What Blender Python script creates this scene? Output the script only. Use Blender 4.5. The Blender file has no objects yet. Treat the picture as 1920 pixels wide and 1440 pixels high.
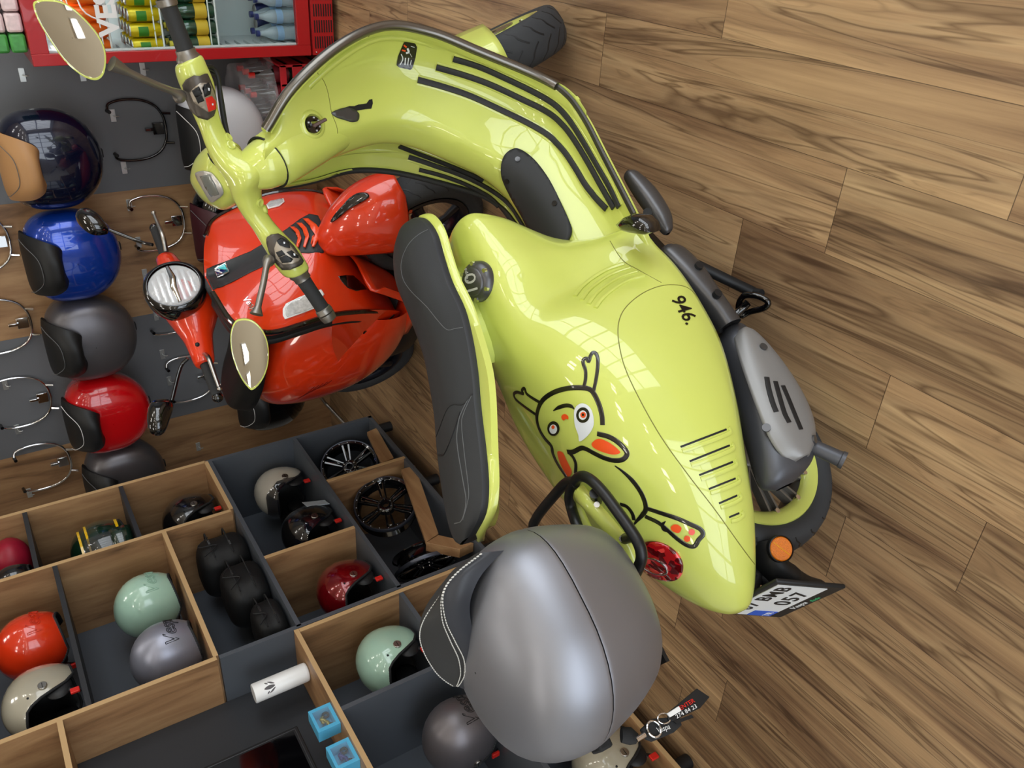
import bpy, bmesh, math, random
import numpy as np
from mathutils import Vector, Matrix
from mathutils.bvhtree import BVHTree
from mathutils.geometry import delaunay_2d_cdt

PI = math.pi
R = math.radians
SC = bpy.context.scene
COL = SC.collection
rng = random.Random(5)

# ---------------------------------------------------------------- camera
CAM = np.array([0.0, 0.0, 1.6])
FPX = 1559.0
MC = np.array([[0.0582807, -0.53976427, -0.83979634],
               [-0.85927048, -0.455354, 0.23303856],
               [-0.50819051, 0.70803055, -0.49034186]])   # rows: image right, image down, forward
cd = bpy.data.cameras.new('camera')
cam = bpy.data.objects.new('camera', cd)
COL.objects.link(cam)
cd.sensor_width = 36.0
cd.lens = FPX / 1920.0 * 36.0
cd.clip_start = 0.02
cam.matrix_world = Matrix(((MC[0][0], -MC[1][0], -MC[2][0], CAM[0]),
                           (MC[0][1], -MC[1][1], -MC[2][1], CAM[1]),
                           (MC[0][2], -MC[1][2], -MC[2][2], CAM[2]),
                           (0, 0, 0, 1)))
SC.camera = cam

# ---------------------------------------------------------------- light and exposure
SC.view_settings.view_transform = 'Standard'
SC.view_settings.look = 'None'
SC.view_settings.gamma = 1.0
SC.view_settings.use_curve_mapping = False
SC.view_settings.exposure = 0.0
W = bpy.data.worlds.new('sky')
SC.world = W
W.use_nodes = True
bg = W.node_tree.nodes['Background']
bg.inputs[0].default_value = (0.80, 0.90, 1.0, 1)
bg.inputs[1].default_value = 0.9

def area(name, loc, target, sx, sy, power, color=(1, 1, 1)):
    d = bpy.data.lights.new(name, 'AREA')
    d.shape = 'RECTANGLE'; d.size = sx; d.size_y = sy
    d.energy = power; d.color = color
    o = bpy.data.objects.new(name, d); COL.objects.link(o)
    o.location = loc
    o.rotation_euler = (Vector(target) - Vector(loc)).to_track_quat('-Z', 'Y').to_euler()
    return o
# daylight through the shop front behind the photographer and through the side windows
area('daylight_front', (0.2, -3.25, 1.55), (0.2, 0, 1.55), 5.2, 2.5, 135, (0.86, 0.93, 1.0))
area('daylight_side', (3.25, 1.4, 1.6), (0, 1.4, 1.6), 4.6, 2.4, 125, (0.95, 0.98, 1.0))

# ---------------------------------------------------------------- pixel <-> space helpers
def ray(px, py):
    return MC.T @ np.array([px - 960.0, py - 720.0, FPX])
def onplane(px, py, n, c):
    n = np.array(n, float); d = ray(px, py)
    return CAM + d * ((c - n @ CAM) / (n @ d))
def wx(px, py, x): return onplane(px, py, (1, 0, 0), x)
def wy(px, py, y): return onplane(px, py, (0, 1, 0), y)
def wz(px, py, z): return onplane(px, py, (0, 0, 1), z)
class Frame:
    """a rigid frame: origin o, rotation about z by h; the coordinates of one vehicle"""
    def __init__(s, o, h):
        s.o = np.array(o, float); s.h = h; c, q = math.cos(h), math.sin(h)
        s.A = np.array([[c, q, 0], [-q, c, 0], [0, 0, 1.0]])     # world -> local
        s.cam = s.A @ (CAM - s.o)
    def ray(s, px, py): return s.A @ ray(px, py)
    def plane(s, px, py, n, c):
        n = np.array(n, float); d = s.ray(px, py)
        return s.cam + d * ((c - n @ s.cam) / (n @ d))
    def X(s, px, py, x): return s.plane(px, py, (1, 0, 0), x)
    def Y(s, px, py, y): return s.plane(px, py, (0, 1, 0), y)
    def Z(s, px, py, z): return s.plane(px, py, (0, 0, 1), z)
    def hit(s, bvh, px, py):
        d = s.ray(px, py)
        p, n, i, t = bvh.ray_cast(Vector(s.cam), Vector(d).normalized())
        return (np.array(p), np.array(n)) if p is not None else (None, None)

# ---------------------------------------------------------------- mesh helpers
def nrm(v):
    v = np.array(v, float); l = np.linalg.norm(v)
    return v / l if l > 1e-12 else v
def cr(P, n, closed=False):
    """Catmull-Rom through the points P, n points per span"""
    P = np.array(P, float); m = len(P); out = []
    for i in range(m if closed else m - 1):
        if closed:
            a, b, c, d = P[(i - 1) % m], P[i], P[(i + 1) % m], P[(i + 2) % m]
        else:
            b, c = P[i], P[i + 1]
            a = P[i - 1] if i > 0 else 2 * b - c
            d = P[i + 2] if i + 2 < m else 2 * c - b
        for k in range(n):
            t = k / n
            out.append(0.5 * (2 * b + (c - a) * t + (2 * a - 5 * b + 4 * c - d) * t * t + (3 * b - a - 3 * c + d) * t ** 3))
    if not closed: out.append(P[-1])
    return np.array(out)
def crgrid(G, nu, nv, cu=False, cv=False):
    G = np.array(G, float)
    A = np.stack([cr(G[:, j], nu, cu) for j in range(G.shape[1])], 1)
    return np.stack([cr(A[i], nv, cv) for i in range(A.shape[0])], 0)

class MB:
    def __init__(s): s.v = []; s.f = []
    def add(s, V, F):
        b = len(s.v)
        s.v += [tuple(float(c) for c in p) for p in V]
        s.f += [tuple(i + b for i in f) for f in F]
        return s
    def grid(s, P, cu=False, cv=False, flip=False):
        P = np.array(P, float); a, b = P.shape[:2]; F = []
        for i in range(a if cu else a - 1):
            for j in range(b if cv else b - 1):
                q = (i * b + j, i * b + (j + 1) % b, ((i + 1) % a) * b + (j + 1) % b, ((i + 1) % a) * b + j)
                F.append(q[::-1] if flip else q)
        return s.add(P.reshape(-1, 3), F)
    def box(s, c, d, rot=None):
        V = [np.array([x, y, z]) * np.array(d) / 2 for x in (-1, 1) for y in (-1, 1) for z in (-1, 1)]
        if rot is not None: V = [np.array(rot) @ v for v in V]
        return s.add([v + np.array(c) for v in V], [(0, 1, 3, 2), (4, 6, 7, 5), (0, 4, 5, 1), (2, 3, 7, 6), (0, 2, 6, 4), (1, 5, 7, 3)])
    def lohi(s, lo, hi):
        lo = np.array(lo, float); hi = np.array(hi, float)
        return s.box((lo + hi) / 2, hi - lo)
    def tube(s, path, r, n=12, closed=False, caps=True, asp=1.0, up=None):
        P = np.array(path, float); m = len(P)
        rr = r if hasattr(r, '__len__') else [r] * m
        T = [nrm((P[(i + 1) % m] - P[i - 1]) if closed else (P[min(i + 1, m - 1)] - P[max(i - 1, 0)])) for i in range(m)]
        u = np.array(up, float) if up is not None else (np.array([0, 0, 1.0]) if abs(T[0][2]) < .9 else np.array([1.0, 0, 0]))
        rings = []
        for i in range(m):
            u = nrm(u - T[i] * (u @ T[i])); w = np.cross(T[i], u)
            rings.append([P[i] + rr[i] * (math.cos(a) * u + asp * math.sin(a) * w) for a in np.arange(n) * 2 * PI / n])
        b = len(s.v)
        s.grid(rings, closed, True)
        if caps and not closed:
            s.f.append(tuple(b + k for k in range(n))[::-1]); s.f.append(tuple(b + (m - 1) * n + k for k in range(n)))
        return s
    def lathe(s, prof, o=(0, 0, 0), ax=(0, 0, 1), n=32, a0=0, a1=2 * PI, xd=None, caps=False):
        ax = nrm(ax); o = np.array(o, float)
        x = np.array(xd, float) if xd is not None else (np.array([1.0, 0, 0]) if abs(ax[0]) < .9 else np.array([0, 1.0, 0]))
        x = nrm(x - ax * (x @ ax)); y = np.cross(ax, x)
        full = abs(a1 - a0 - 2 * PI) < 1e-6
        A = a0 + (a1 - a0) * np.arange(n if full else n + 1) / n
        return s.grid([[o + r * (math.cos(a) * x + math.sin(a) * y) + h * ax for a in A] for r, h in prof], False, full)
    def cyl(s, a, b, r, n=20, r2=None):
        return s.tube([a, b], [r, r if r2 is None else r2], n)
    def prism(s, pts, o, U, V, h, h0=0.0):
        """polygon pts in the plane o + u U + v V, from h0 to h0+h along U x V"""
        o = np.array(o, float); U = np.array(U, float); V = np.array(V, float); N = nrm(np.cross(U, V)); n = len(pts)
        A = [o + p[0] * U + p[1] * V + h0 * N for p in pts]; B = [p + h * N for p in A]
        return s.add(A + B, [tuple(range(n))[::-1], tuple(range(n, 2 * n))] + [(i, (i + 1) % n, n + (i + 1) % n, n + i) for i in range(n)])
    def ball(s, c, r, nu=16, nv=10, rot=None):
        r = np.array([r] * 3 if not hasattr(r, '__len__') else r, float); G = []
        for i in range(nv + 1):
            t = PI * i / nv
            G.append([np.array([math.sin(t) * math.cos(a), math.sin(t) * math.sin(a), math.cos(t)]) * r for a in np.arange(nu) * 2 * PI / nu])
        G = np.array(G)
        if rot is not None: G = G @ np.array(rot).T
        return s.grid(G + np.array(c), False, True, True)
    def xf(s, A, t=(0, 0, 0)):
        A = np.array(A, float); t = np.array(t, float)
        s.v = [tuple(A @ np.array(p) + t) for p in s.v]; return s
    def bvh(s): return BVHTree.FromPolygons([Vector(p) for p in s.v], s.f)

def obj(name, mb, mat, parent=None, ang=40, bev=0, seg=2, sub=0, solid=0, off=-1, weld=False):
    me = bpy.data.meshes.new(name)
    me.from_pydata([tuple(p) for p in mb.v], [], mb.f); me.validate(); me.update()
    bm = bmesh.new(); bm.from_mesh(me)
    if weld: bmesh.ops.remove_doubles(bm, verts=bm.verts, dist=1e-5)
    bmesh.ops.recalc_face_normals(bm, faces=bm.faces)
    bm.to_mesh(me); bm.free()
    me.polygons.foreach_set('use_smooth', [True] * len(me.polygons))
    if not sub: me.set_sharp_from_angle(angle=R(ang))
    if mat: me.materials.append(mat)
    o = bpy.data.objects.new(name, me); COL.objects.link(o)
    if parent: o.parent = parent
    if solid:
        m = o.modifiers.new('solid', 'SOLIDIFY'); m.thickness = solid; m.offset = off
    if bev:
        m = o.modifiers.new('bevel', 'BEVEL'); m.width = bev; m.segments = seg; m.limit_method = 'ANGLE'; m.angle_limit = R(35)
    if sub:
        m = o.modifiers.new('sub', 'SUBSURF'); m.levels = sub; m.render_levels = sub
    return o
def thing(name, label, cat, loc=(0, 0, 0), rz=0, group=None):
    o = bpy.data.objects.new(name, None); COL.objects.link(o)
    o.empty_display_size = 0.05
    o.location = loc; o.rotation_euler = (0, 0, rz)
    o['label'] = label; o['category'] = cat
    if group: o['group'] = group
    return o
def tag(o, label, cat, group=None):
    o['label'] = label; o['category'] = cat
    if group: o['group'] = group
    return o
def struct(o): o['kind'] = 'structure'; return o
def copy_tree(o, parent=None):
    c = o.copy(); COL.objects.link(c)
    if parent is not None: c.parent = parent
    for ch in list(o.children): copy_tree(ch, c)
    return c
_fontcache = {}
def text_mb(txt, size, depth=0.0, shear=0.0, align='CENTER', space=1.0, bold=0.0):
    """letters as mesh in the xy plane, centred"""
    cu = bpy.data.curves.new('t', 'FONT'); cu.body = txt; cu.size = size; cu.extrude = depth; cu.shear = shear
    cu.align_x = align; cu.align_y = 'CENTER'; cu.space_character = space; cu.resolution_u = 3; cu.offset = bold
    o = bpy.data.objects.new('t', cu); COL.objects.link(o)
    dg = bpy.context.evaluated_depsgraph_get(); dg.update()
    me = bpy.data.meshes.new_from_object(o.evaluated_get(dg))
    mb = MB(); mb.add([v.co[:] for v in me.vertices], [tuple(p.vertices) for p in me.polygons])
    bpy.data.objects.remove(o); bpy.data.curves.remove(cu); bpy.data.meshes.remove(me)
    return mb
def place(mb, o, U, V):
    """map mesh xy plane to o + x U + y V, z to the normal"""
    U = nrm(U); V = np.array(V, float); V = nrm(V - U * (V @ U)); N = np.cross(U, V)
    return mb.xf(np.array([U, V, N]).T, o)

def ribbon(P, N, w, h, closed=False, n=10, lift=0.0):
    """a flattened bead lying on a surface: points P, normals N"""
    P = np.array(P); N = np.array(N); m = len(P); rings = []
    ww = w if hasattr(w, '__len__') else [w] * m
    for i in range(m):
        T = nrm((P[(i + 1) % m] - P[i - 1]) if closed else (P[min(i + 1, m - 1)] - P[max(i - 1, 0)]))
        nn = nrm(N[i] - T * (N[i] @ T)); s_ = np.cross(T, nn); ring = []
        for k in range(n):
            a = 2 * PI * k / n; ca, sa = math.cos(a), math.sin(a)
            ring.append(P[i] + s_ * ww[i] / 2 * math.copysign(abs(ca) ** .6, ca) + nn * (h / 2 * math.copysign(abs(sa) ** .6, sa) + lift))
        rings.append(ring)
    mb = MB(); mb.grid(rings, closed, True)
    if not closed:
        mb.f.append(tuple(range(n))); mb.f.append(tuple((m - 1) * n + k for k in range(n))[::-1])
    return mb
def surf_line(fr, bvh, pix, per=4, closed=False):
    P, N = [], []
    for q in cr(pix, per, closed):
        p, n = fr.hit(bvh, q[0], q[1])
        if p is None: continue
        if P and np.linalg.norm(p - P[-1]) > .12: continue
        d = fr.ray(q[0], q[1])
        P.append(p); N.append(n if n @ d < 0 else -n)
    # light smoothing of the normals
    N = [nrm(sum(N[max(0, i - 2):i + 3])) for i in range(len(N))]
    return P, N
def on_surface(fr, bvh, pix, w, h, per=4, closed=False, lift=0.0, taper=False):
    P, N = surf_line(fr, bvh, pix, per, closed)
    if len(P) < 3: return MB()
    m = len(P)
    ww = [w * (min(1, .25 + 3.0 * min(i, m - 1 - i) / m) if taper else 1) for i in range(m)]
    return ribbon(P, N, ww, h, closed, lift=lift)
def surf_poly(fr, bvh, pix, lift=.0012, step=5.0, per=6, smooth=True, thick=0.0):
    """a filled patch lying on a surface inside a pixel outline"""
    out = cr(pix, per, True) if smooth else np.array(pix, float)
    lo, hi = out.min(0), out.max(0); pts = [Vector(p) for p in out]; m = len(out)
    def inside(q):
        c = False
        for i in range(m):
            a, b = out[i], out[i - 1]
            if (a[1] > q[1]) != (b[1] > q[1]) and q[0] < (b[0] - a[0]) * (q[1] - a[1]) / (b[1] - a[1]) + a[0]: c = not c
        return c
    x = lo[0] + step / 2
    while x < hi[0]:
        y = lo[1] + step / 2
        while y < hi[1]:
            if inside((x, y)) and min(np.hypot(out[:, 0] - x, out[:, 1] - y)) > step * .4: pts.append(Vector((x, y)))
            y += step
        x += step
    r = delaunay_2d_cdt(pts, [], [list(range(m))], 1, 1e-4)
    V, ok = [], []
    for q in r[0]:
        p, n = fr.hit(bvh, q[0], q[1])
        if p is None: V.append((0, 0, 0)); ok.append(False); continue
        d = fr.ray(q[0], q[1]); n = n if n @ d < 0 else -n
        V.append(p + n * lift); ok.append(True)
    mb = MB(); mb.add(V, [tuple(f) for f in r[2] if all(ok[i] for i in f)])
    used = sorted({i for f in mb.f for i in f}); mp = {i: k for k, i in enumerate(used)}
    mb.v = [mb.v[i] for i in used]; mb.f = [tuple(mp[i] for i in f) for f in mb.f]
    return mb

def surf_text(fr, bvh, txt, size, o, u, sy, lift, thick, shear=.25, flip=False, bold=.012):
    """letters lying on a surface: centre o, reading direction u (pixels of the photograph)"""
    tm = text_mb(txt, 1.0, 0, shear, bold=bold)
    xs = [v[0] for v in tm.v]; wd = max(xs) - min(xs); u = np.array(u, float); L = np.linalg.norm(u); ud = u / L; vd = np.array([ud[1], -ud[0]]) * (-1 if flip else 1)
    k = L / wd; A = MB(); V = []; V2 = []
    for v in tm.v:
        q = np.array(o) + ud * v[0] * k + vd * v[1] * k * sy
        p, n = fr.hit(bvh, q[0], q[1])
        if p is None: V.append(np.zeros(3)); V2.append(None); continue
        n = n if n @ fr.ray(q[0], q[1]) < 0 else -n
        V.append(p + n * lift); V2.append(n)
    F = [f for f in tm.f if all(V2[i] is not None for i in f)]
    used = sorted({i for f in F for i in f}); mp = {i: j for j, i in enumerate(used)}
    A.add([V[i] for i in used], [tuple(mp[i] for i in f) for f in F])
    return A

# ---------------------------------------------------------------- materials
def lin(c):
    """8 bit sRGB -> linear"""
    return tuple(((x / 255) / 12.92 if x / 255 <= .04045 else ((x / 255 + .055) / 1.055) ** 2.4) for x in c)
def mat(name, rgb, rough=.5, metal=0.0, coat=0.0, spec=.5, emit=None, estr=0, trans=0, ior=1.45, alpha=1, bump=0, bscale=200, aniso=0, sheen=0, crough=.03, var=0, vscale=3):
    m = bpy.data.materials.new(name); m.use_nodes = True
    nt = m.node_tree; b = nt.nodes['Principled BSDF']
    b.inputs['Base Color'].default_value = (*lin(rgb), 1)
    b.inputs['Roughness'].default_value = rough; b.inputs['Metallic'].default_value = metal
    b.inputs['Coat Weight'].default_value = coat; b.inputs['Coat Roughness'].default_value = crough
    b.inputs['Specular IOR Level'].default_value = spec
    b.inputs['Transmission Weight'].default_value = trans; b.inputs['IOR'].default_value = ior
    b.inputs['Alpha'].default_value = alpha; b.inputs['Sheen Weight'].default_value = sheen
    if emit: b.inputs['Emission Color'].default_value = (*lin(emit), 1); b.inputs['Emission Strength'].default_value = estr
    if bump:
        t = nt.nodes.new('ShaderNodeTexCoord'); n = nt.nodes.new('ShaderNodeTexNoise'); k = nt.nodes.new('ShaderNodeBump')
        n.inputs['Scale'].default_value = bscale; n.inputs['Detail'].default_value = 3
        k.inputs['Strength'].default_value = bump; k.inputs['Distance'].default_value = .001
        nt.links.new(t.outputs['Object'], n.inputs['Vector']); nt.links.new(n.outputs['Fac'], k.inputs['Height']); nt.links.new(k.outputs['Normal'], b.inputs['Normal'])
    if var:
        t = nt.nodes.new('ShaderNodeTexCoord'); n = nt.nodes.new('ShaderNodeTexNoise'); h = nt.nodes.new('ShaderNodeHueSaturation'); mr = nt.nodes.new('ShaderNodeMapRange')
        n.inputs['Scale'].default_value = vscale; n.inputs['Detail'].default_value = 5
        mr.inputs['To Min'].default_value = 1 - var; mr.inputs['To Max'].default_value = 1 + var
        h.inputs['Color'].default_value = (*lin(rgb), 1)
        nt.links.new(t.outputs['Object'], n.inputs['Vector']); nt.links.new(n.outputs['Fac'], mr.inputs[0]); nt.links.new(mr.outputs[0], h.inputs['Value']); nt.links.new(h.outputs[0], b.inputs['Base Color'])
    return m
def wood(name, dark, mid, light, axis, scale=1.0, rough=.45, coord='Object', knots=True):
    """axis: stretch vector; the grain runs along the axis with the smallest number"""
    m = bpy.data.materials.new(name); m.use_nodes = True; nt = m.node_tree; L = nt.links.new; N = nt.nodes.new
    b = nt.nodes['Principled BSDF']; b.inputs['Roughness'].default_value = rough
    tc = N('ShaderNodeTexCoord'); mp = N('ShaderNodeMapping'); mp.inputs['Scale'].default_value = axis
    L(tc.outputs[coord], mp.inputs['Vector'])
    n1 = N('ShaderNodeTexNoise'); n1.inputs['Scale'].default_value = 2.2 * scale; n1.inputs['Detail'].default_value = 8; n1.inputs['Roughness'].default_value = .62; n1.inputs['Distortion'].default_value = 1.3
    n2 = N('ShaderNodeTexNoise'); n2.inputs['Scale'].default_value = 11 * scale; n2.inputs['Detail'].default_value = 6; n2.inputs['Distortion'].default_value = .4
    L(mp.outputs[0], n1.inputs['Vector']); L(mp.outputs[0], n2.inputs['Vector'])
    mx = N('ShaderNodeMath'); mx.operation = 'MULTIPLY_ADD'; mx.inputs[1].default_value = .35
    L(n2.outputs['Fac'], mx.inputs[0]); L(n1.outputs['Fac'], mx.inputs[2])
    cr_ = N('ShaderNodeValToRGB'); e = cr_.color_ramp.elements
    e[0].position = .40; e[0].color = (*lin(dark), 1); e[1].position = .92; e[1].color = (*lin(light), 1)
    x = cr_.color_ramp.elements.new(.60); x.color = (*lin(mid), 1)
    L(mx.outputs[0], cr_.inputs[0]); L(cr_.outputs[0], b.inputs['Base Color'])
    if knots:
        v = N('ShaderNodeTexVoronoi'); v.inputs['Scale'].default_value = 1.1 * scale
        L(mp.outputs[0], v.inputs['Vector'])
        r2 = N('ShaderNodeValToRGB'); r2.color_ramp.elements[0].position = .03; r2.color_ramp.elements[0].color = (.25, .2, .17, 1)
        r2.color_ramp.elements[1].position = .10; r2.color_ramp.elements[1].color = (1, 1, 1, 1)
        mm = N('ShaderNodeMix'); mm.data_type = 'RGBA'; mm.blend_type = 'MULTIPLY'; mm.inputs[0].default_value = .55
        L(v.outputs['Distance'], r2.inputs[0]); L(cr_.outputs[0], mm.inputs[6]); L(r2.outputs[0], mm.inputs[7]); L(mm.outputs[2], b.inputs['Base Color'])
    return m
BLK = mat('black_plastic', (22, 23, 25), .5)
BLKG = mat('black_gloss', (6, 6, 8), .12, coat=1)
DRK = mat('dark_rubber', (30, 31, 33), .75)
TYRE = mat('tyre_rubber', (50, 52, 55), .7)
CHR = mat('chrome', (225, 225, 225), .08, 1)
STEEL = mat('brushed_steel', (170, 166, 160), .3, 1)
SATIN = mat('satin_titanium_paint', (140, 135, 128), .38, .85)
REDP = mat('red_plastic', (215, 40, 32), .4)
WHT = mat('white_gloss', (235, 236, 236), .3, coat=.4)
GLS = mat('clear_glass', (255, 255, 255), .02, trans=1, ior=1.05)
# ================================================================ the room
WALLY = 4.33
LAM = (130, 100, 72)
WOODZ = wood('laminate_wood_upright', (92, 66, 44), (150, 113, 78), (186, 150, 108), (3.2, 3.2, .45))
WOODX = wood('laminate_wood_level', (92, 66, 44), (150, 113, 78), (186, 150, 108), (.45, 3.2, 3.2))
WOODY = wood('laminate_wood_deep', (92, 66, 44), (150, 113, 78), (186, 150, 108), (3.2, .45, 3.2))
GREYW = mat('grey_wall_laminate', (104, 106, 109), .45, bump=.05, bscale=600)
GREY = mat('anthracite_laminate', (80, 85, 92), .42, bump=.05, bscale=600)
GREYD = mat('anthracite_edge', (48, 50, 54), .45)
WALLP = mat('plaster_paint', (200, 198, 192), .8)

def floor_mat():
    m = bpy.data.materials.new('walnut_vinyl_planks'); m.use_nodes = True; nt = m.node_tree; L = nt.links.new; N = nt.nodes.new
    b = nt.nodes['Principled BSDF']
    uv = N('ShaderNodeUVMap'); uv.uv_map = 'plank'
    at = N('ShaderNodeAttribute'); at.attribute_name = 'pid'
    # per plank shift of the grain
    sh = N('ShaderNodeVectorMath'); sh.operation = 'MULTIPLY_ADD'; sh.inputs[1].default_value = (1, 1, 1)
    cmb = N('ShaderNodeCombineXYZ'); sc = N('ShaderNodeMath'); sc.operation = 'MULTIPLY'; sc.inputs[1].default_value = 37.0
    L(at.outputs['Fac'], sc.inputs[0]); L(sc.outputs[0], cmb.inputs[0]); L(sc.outputs[0], cmb.inputs[2])
    L(uv.outputs[0], sh.inputs[0]); L(cmb.outputs[0], sh.inputs[2])
    def noise(scv, scale, det, dist, rgh=.6):
        mp = N('ShaderNodeMapping'); mp.inputs['Scale'].default_value = scv; L(sh.outputs[0], mp.inputs['Vector'])
        n = N('ShaderNodeTexNoise'); n.inputs['Scale'].default_value = scale; n.inputs['Detail'].default_value = det; n.inputs['Distortion'].default_value = dist; n.inputs['Roughness'].default_value = rgh
        L(mp.outputs[0], n.inputs['Vector']); return n, mp
    n1, _ = noise((6, .5, 1), 1.0, 8, 1.4, .6)        # broad flame figure
    n2, _ = noise((46, 1.1, 1), 1.0, 6, .8, .65)        # fine streaks
    n3, _ = noise((8, .45, 1), 1.1, 3, 1.5)           # dark veins
    a1 = N('ShaderNodeMath'); a1.operation = 'MULTIPLY_ADD'; a1.inputs[1].default_value = .42
    L(n2.outputs['Fac'], a1.inputs[0]); L(n1.outputs['Fac'], a1.inputs[2])
    rp = N('ShaderNodeValToRGB'); e = rp.color_ramp.elements
    e[0].position = .42; e[0].color = (*lin((74, 56, 42)), 1); e[1].position = .98; e[1].color = (*lin((200, 170, 128)), 1)
    for p, c in ((.56, (118, 92, 68)), (.68, (152, 124, 92)), (.82, (174, 145, 108))):
        x = e.new(p); x.color = (*lin(c), 1)
    L(a1.outputs[0], rp.inputs[0])
    vr = N('ShaderNodeValToRGB'); vr.color_ramp.elements[0].position = .47; vr.color_ramp.elements[0].color = (1, 1, 1, 1)
    x = vr.color_ramp.elements.new(.500); x.color = (.34, .28, .25, 1)
    vr.color_ramp.elements[2].position = .530; vr.color_ramp.elements[2].color = (1, 1, 1, 1)
    for p_, v_ in ((.400, 1.0), (.415, .74), (.430, 1.0), (.580, 1.0), (.594, .72), (.610, 1.0)):
        x = vr.color_ramp.elements.new(p_); x.color = (v_, v_ * .95, v_ * .92, 1)
    L(n3.outputs['Fac'], vr.inputs[0])
    mm = N('ShaderNodeMix'); mm.data_type = 'RGBA'; mm.blend_type = 'MULTIPLY'; mm.inputs[0].default_value = .8
    L(rp.outputs[0], mm.inputs[6]); L(vr.outputs[0], mm.inputs[7])
    hs = N('ShaderNodeHueSaturation'); mr = N('ShaderNodeMapRange'); mr.inputs['To Min'].default_value = .86; mr.inputs['To Max'].default_value = 1.14
    L(at.outputs['Fac'], mr.inputs[0]); L(mr.outputs[0], hs.inputs['Value']); L(mm.outputs[2], hs.inputs['Color'])
    # seams from the plank's own coordinates
    sep = N('ShaderNodeSeparateXYZ'); L(uv.outputs[0], sep.inputs[0])
    def edge(o, hi, w):
        p = N('ShaderNodeMath'); p.operation = 'PINGPONG'; p.inputs[1].default_value = hi / 2; L(o, p.inputs[0])
        c = N('ShaderNodeMath'); c.operation = 'LESS_THAN'; c.inputs[1].default_value = w; L(p.outputs[0], c.inputs[0]); return c
    ex = edge(sep.outputs[0], .197, .0007); ey = edge(sep.outputs[1], 1.235, .0010)
    mxx = N('ShaderNodeMath'); mxx.operation = 'MAXIMUM'; L(ex.outputs[0], mxx.inputs[0]); L(ey.outputs[0], mxx.inputs[1])
    m2 = N('ShaderNodeMix'); m2.data_type = 'RGBA'; m2.inputs[7].default_value = (*lin((52, 36, 26)), 1)
    k = N('ShaderNodeMath'); k.operation = 'MULTIPLY'; k.inputs[1].default_value = .75; L(mxx.outputs[0], k.inputs[0])
    L(k.outputs[0], m2.inputs[0]); L(hs.outputs[0], m2.inputs[6]); L(m2.outputs[2], b.inputs['Base Color'])
    b.inputs['Roughness'].default_value = .42; b.inputs['Specular IOR Level'].default_value = .4
    bp = N('ShaderNodeBump'); bp.inputs['Strength'].default_value = .12; bp.inputs['Distance'].default_value = .002
    L(n2.outputs['Fac'], bp.inputs['Height']); L(bp.outputs[0], b.inputs['Normal'])
    return m
def make_floor():
    known = {-1: 1.525, 0: .735, 1: 1.095, 2: 1.347, 4: .557, 9: 1.04}     # row: y of one plank end seen in the room
    me = bpy.data.meshes.new('floor'); V, F, UV, PID = [], [], [], []
    x0, x1, y0, y1 = -3.35, 3.4, -3.4, 4.5
    k = -20
    while -.273 - .197 * k > x0 - .2:
        xa = -.273 - .197 * (k + 1); xb = xa + .197
        ye = known.get(k, rng.uniform(0, 1.235)); y = ye - 1.235 * math.ceil((ye - y0) / 1.235)
        if xb > x0 and xa < x1:
            while y < y1:
                b = len(V); V += [(xa, y, 0), (xb, y, 0), (xb, y + 1.235, 0), (xa, y + 1.235, 0)]
                F.append((b, b + 1, b + 2, b + 3)); UV += [(0, 0), (.197, 0), (.197, 1.235), (0, 1.235)]; PID.append(rng.random())
                y += 1.235
        k += 1
    me.from_pydata(V, [], F); u = me.uv_layers.new(name='plank')
    for i, c in enumerate(UV): u.data[i].uv = c
    a = me.attributes.new('pid', 'FLOAT', 'FACE'); a.data.foreach_set('value', PID)
    me.materials.append(floor_mat()); o = bpy.data.objects.new('floor', me); COL.objects.link(o); struct(o)
make_floor()

# back wall: grey and wood laminate panels in stripes
edges = [-3.35]
xs = [(-.60, 'g'), (-1.365, 'w'), (-2.035, 'g'), (-2.70, 'w'), (-3.35, None)]
mbg, mbw = MB(), MB()
mbg.lohi((-1.365, WALLY, 0), (3.4, WALLY + .1, 3.1))
mbw.lohi((-2.035, WALLY, 0), (-1.3655, WALLY + .1, 3.1))
mbg.lohi((-2.70, WALLY, 0), (-2.0355, WALLY + .1, 3.1))
mbw.lohi((-3.37, WALLY, 0), (-2.7005, WALLY + .1, 3.1))
struct(obj('wall_back', mbg, GREYW)); struct(obj('trim_1', mbw, WOODZ))
struct(obj('wall_left', MB().lohi((-3.45, -3.5, 0), (-3.37, 4.43, 3.1)), WALLP))
CEIL = mat('ceiling_paint', (206, 192, 166), .8)
struct(obj('ceiling', MB().lohi((-3.45, -3.5, 3.1), (3.5, 4.43, 3.2)), CEIL))
# shop-front and side window walls: frames with mullions
FRM = mat('window_frame_grey', (90, 92, 95), .4)
def window_wall(name, a, b, n, z0, z1, rails, other):
    mb = MB(); a = np.array(a); b = np.array(b)
    for i in range(n + 1):
        p = a + (b - a) * i / n; mb.box((p[0], p[1], (z0 + z1) / 2), (.07, .07, z1 - z0))
    for z in rails:
        d = np.abs(b - a) + np.array([.07, .07]); mb.box((*((a + b) / 2), z), (d[0] if d[0] > .1 else .06, d[1] if d[1] > .1 else .06, .07))
    return struct(obj(name, mb, FRM))
window_wall('window_1', (-2.4, -3.12), (2.8, -3.12), 6, .25, 2.85, (.28, 1.2, 2.82), 0)
window_wall('window_2', (3.12, -.9), (3.12, 3.7), 6, .35, 2.85, (.38, 1.3, 2.82), 0)
mbx = MB()
mbx.lohi((-3.37, -3.45, 0), (3.5, -3.38, .25)); mbx.lohi((-3.37, -3.45, 2.85), (3.5, -3.38, 3.1))
mbx.lohi((-3.37, -3.45, .25), (-2.45, -3.38, 2.85)); mbx.lohi((2.85, -3.45, .25), (3.5, -3.38, 2.85))
struct(obj('wall_front', mbx, WALLP))
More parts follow.
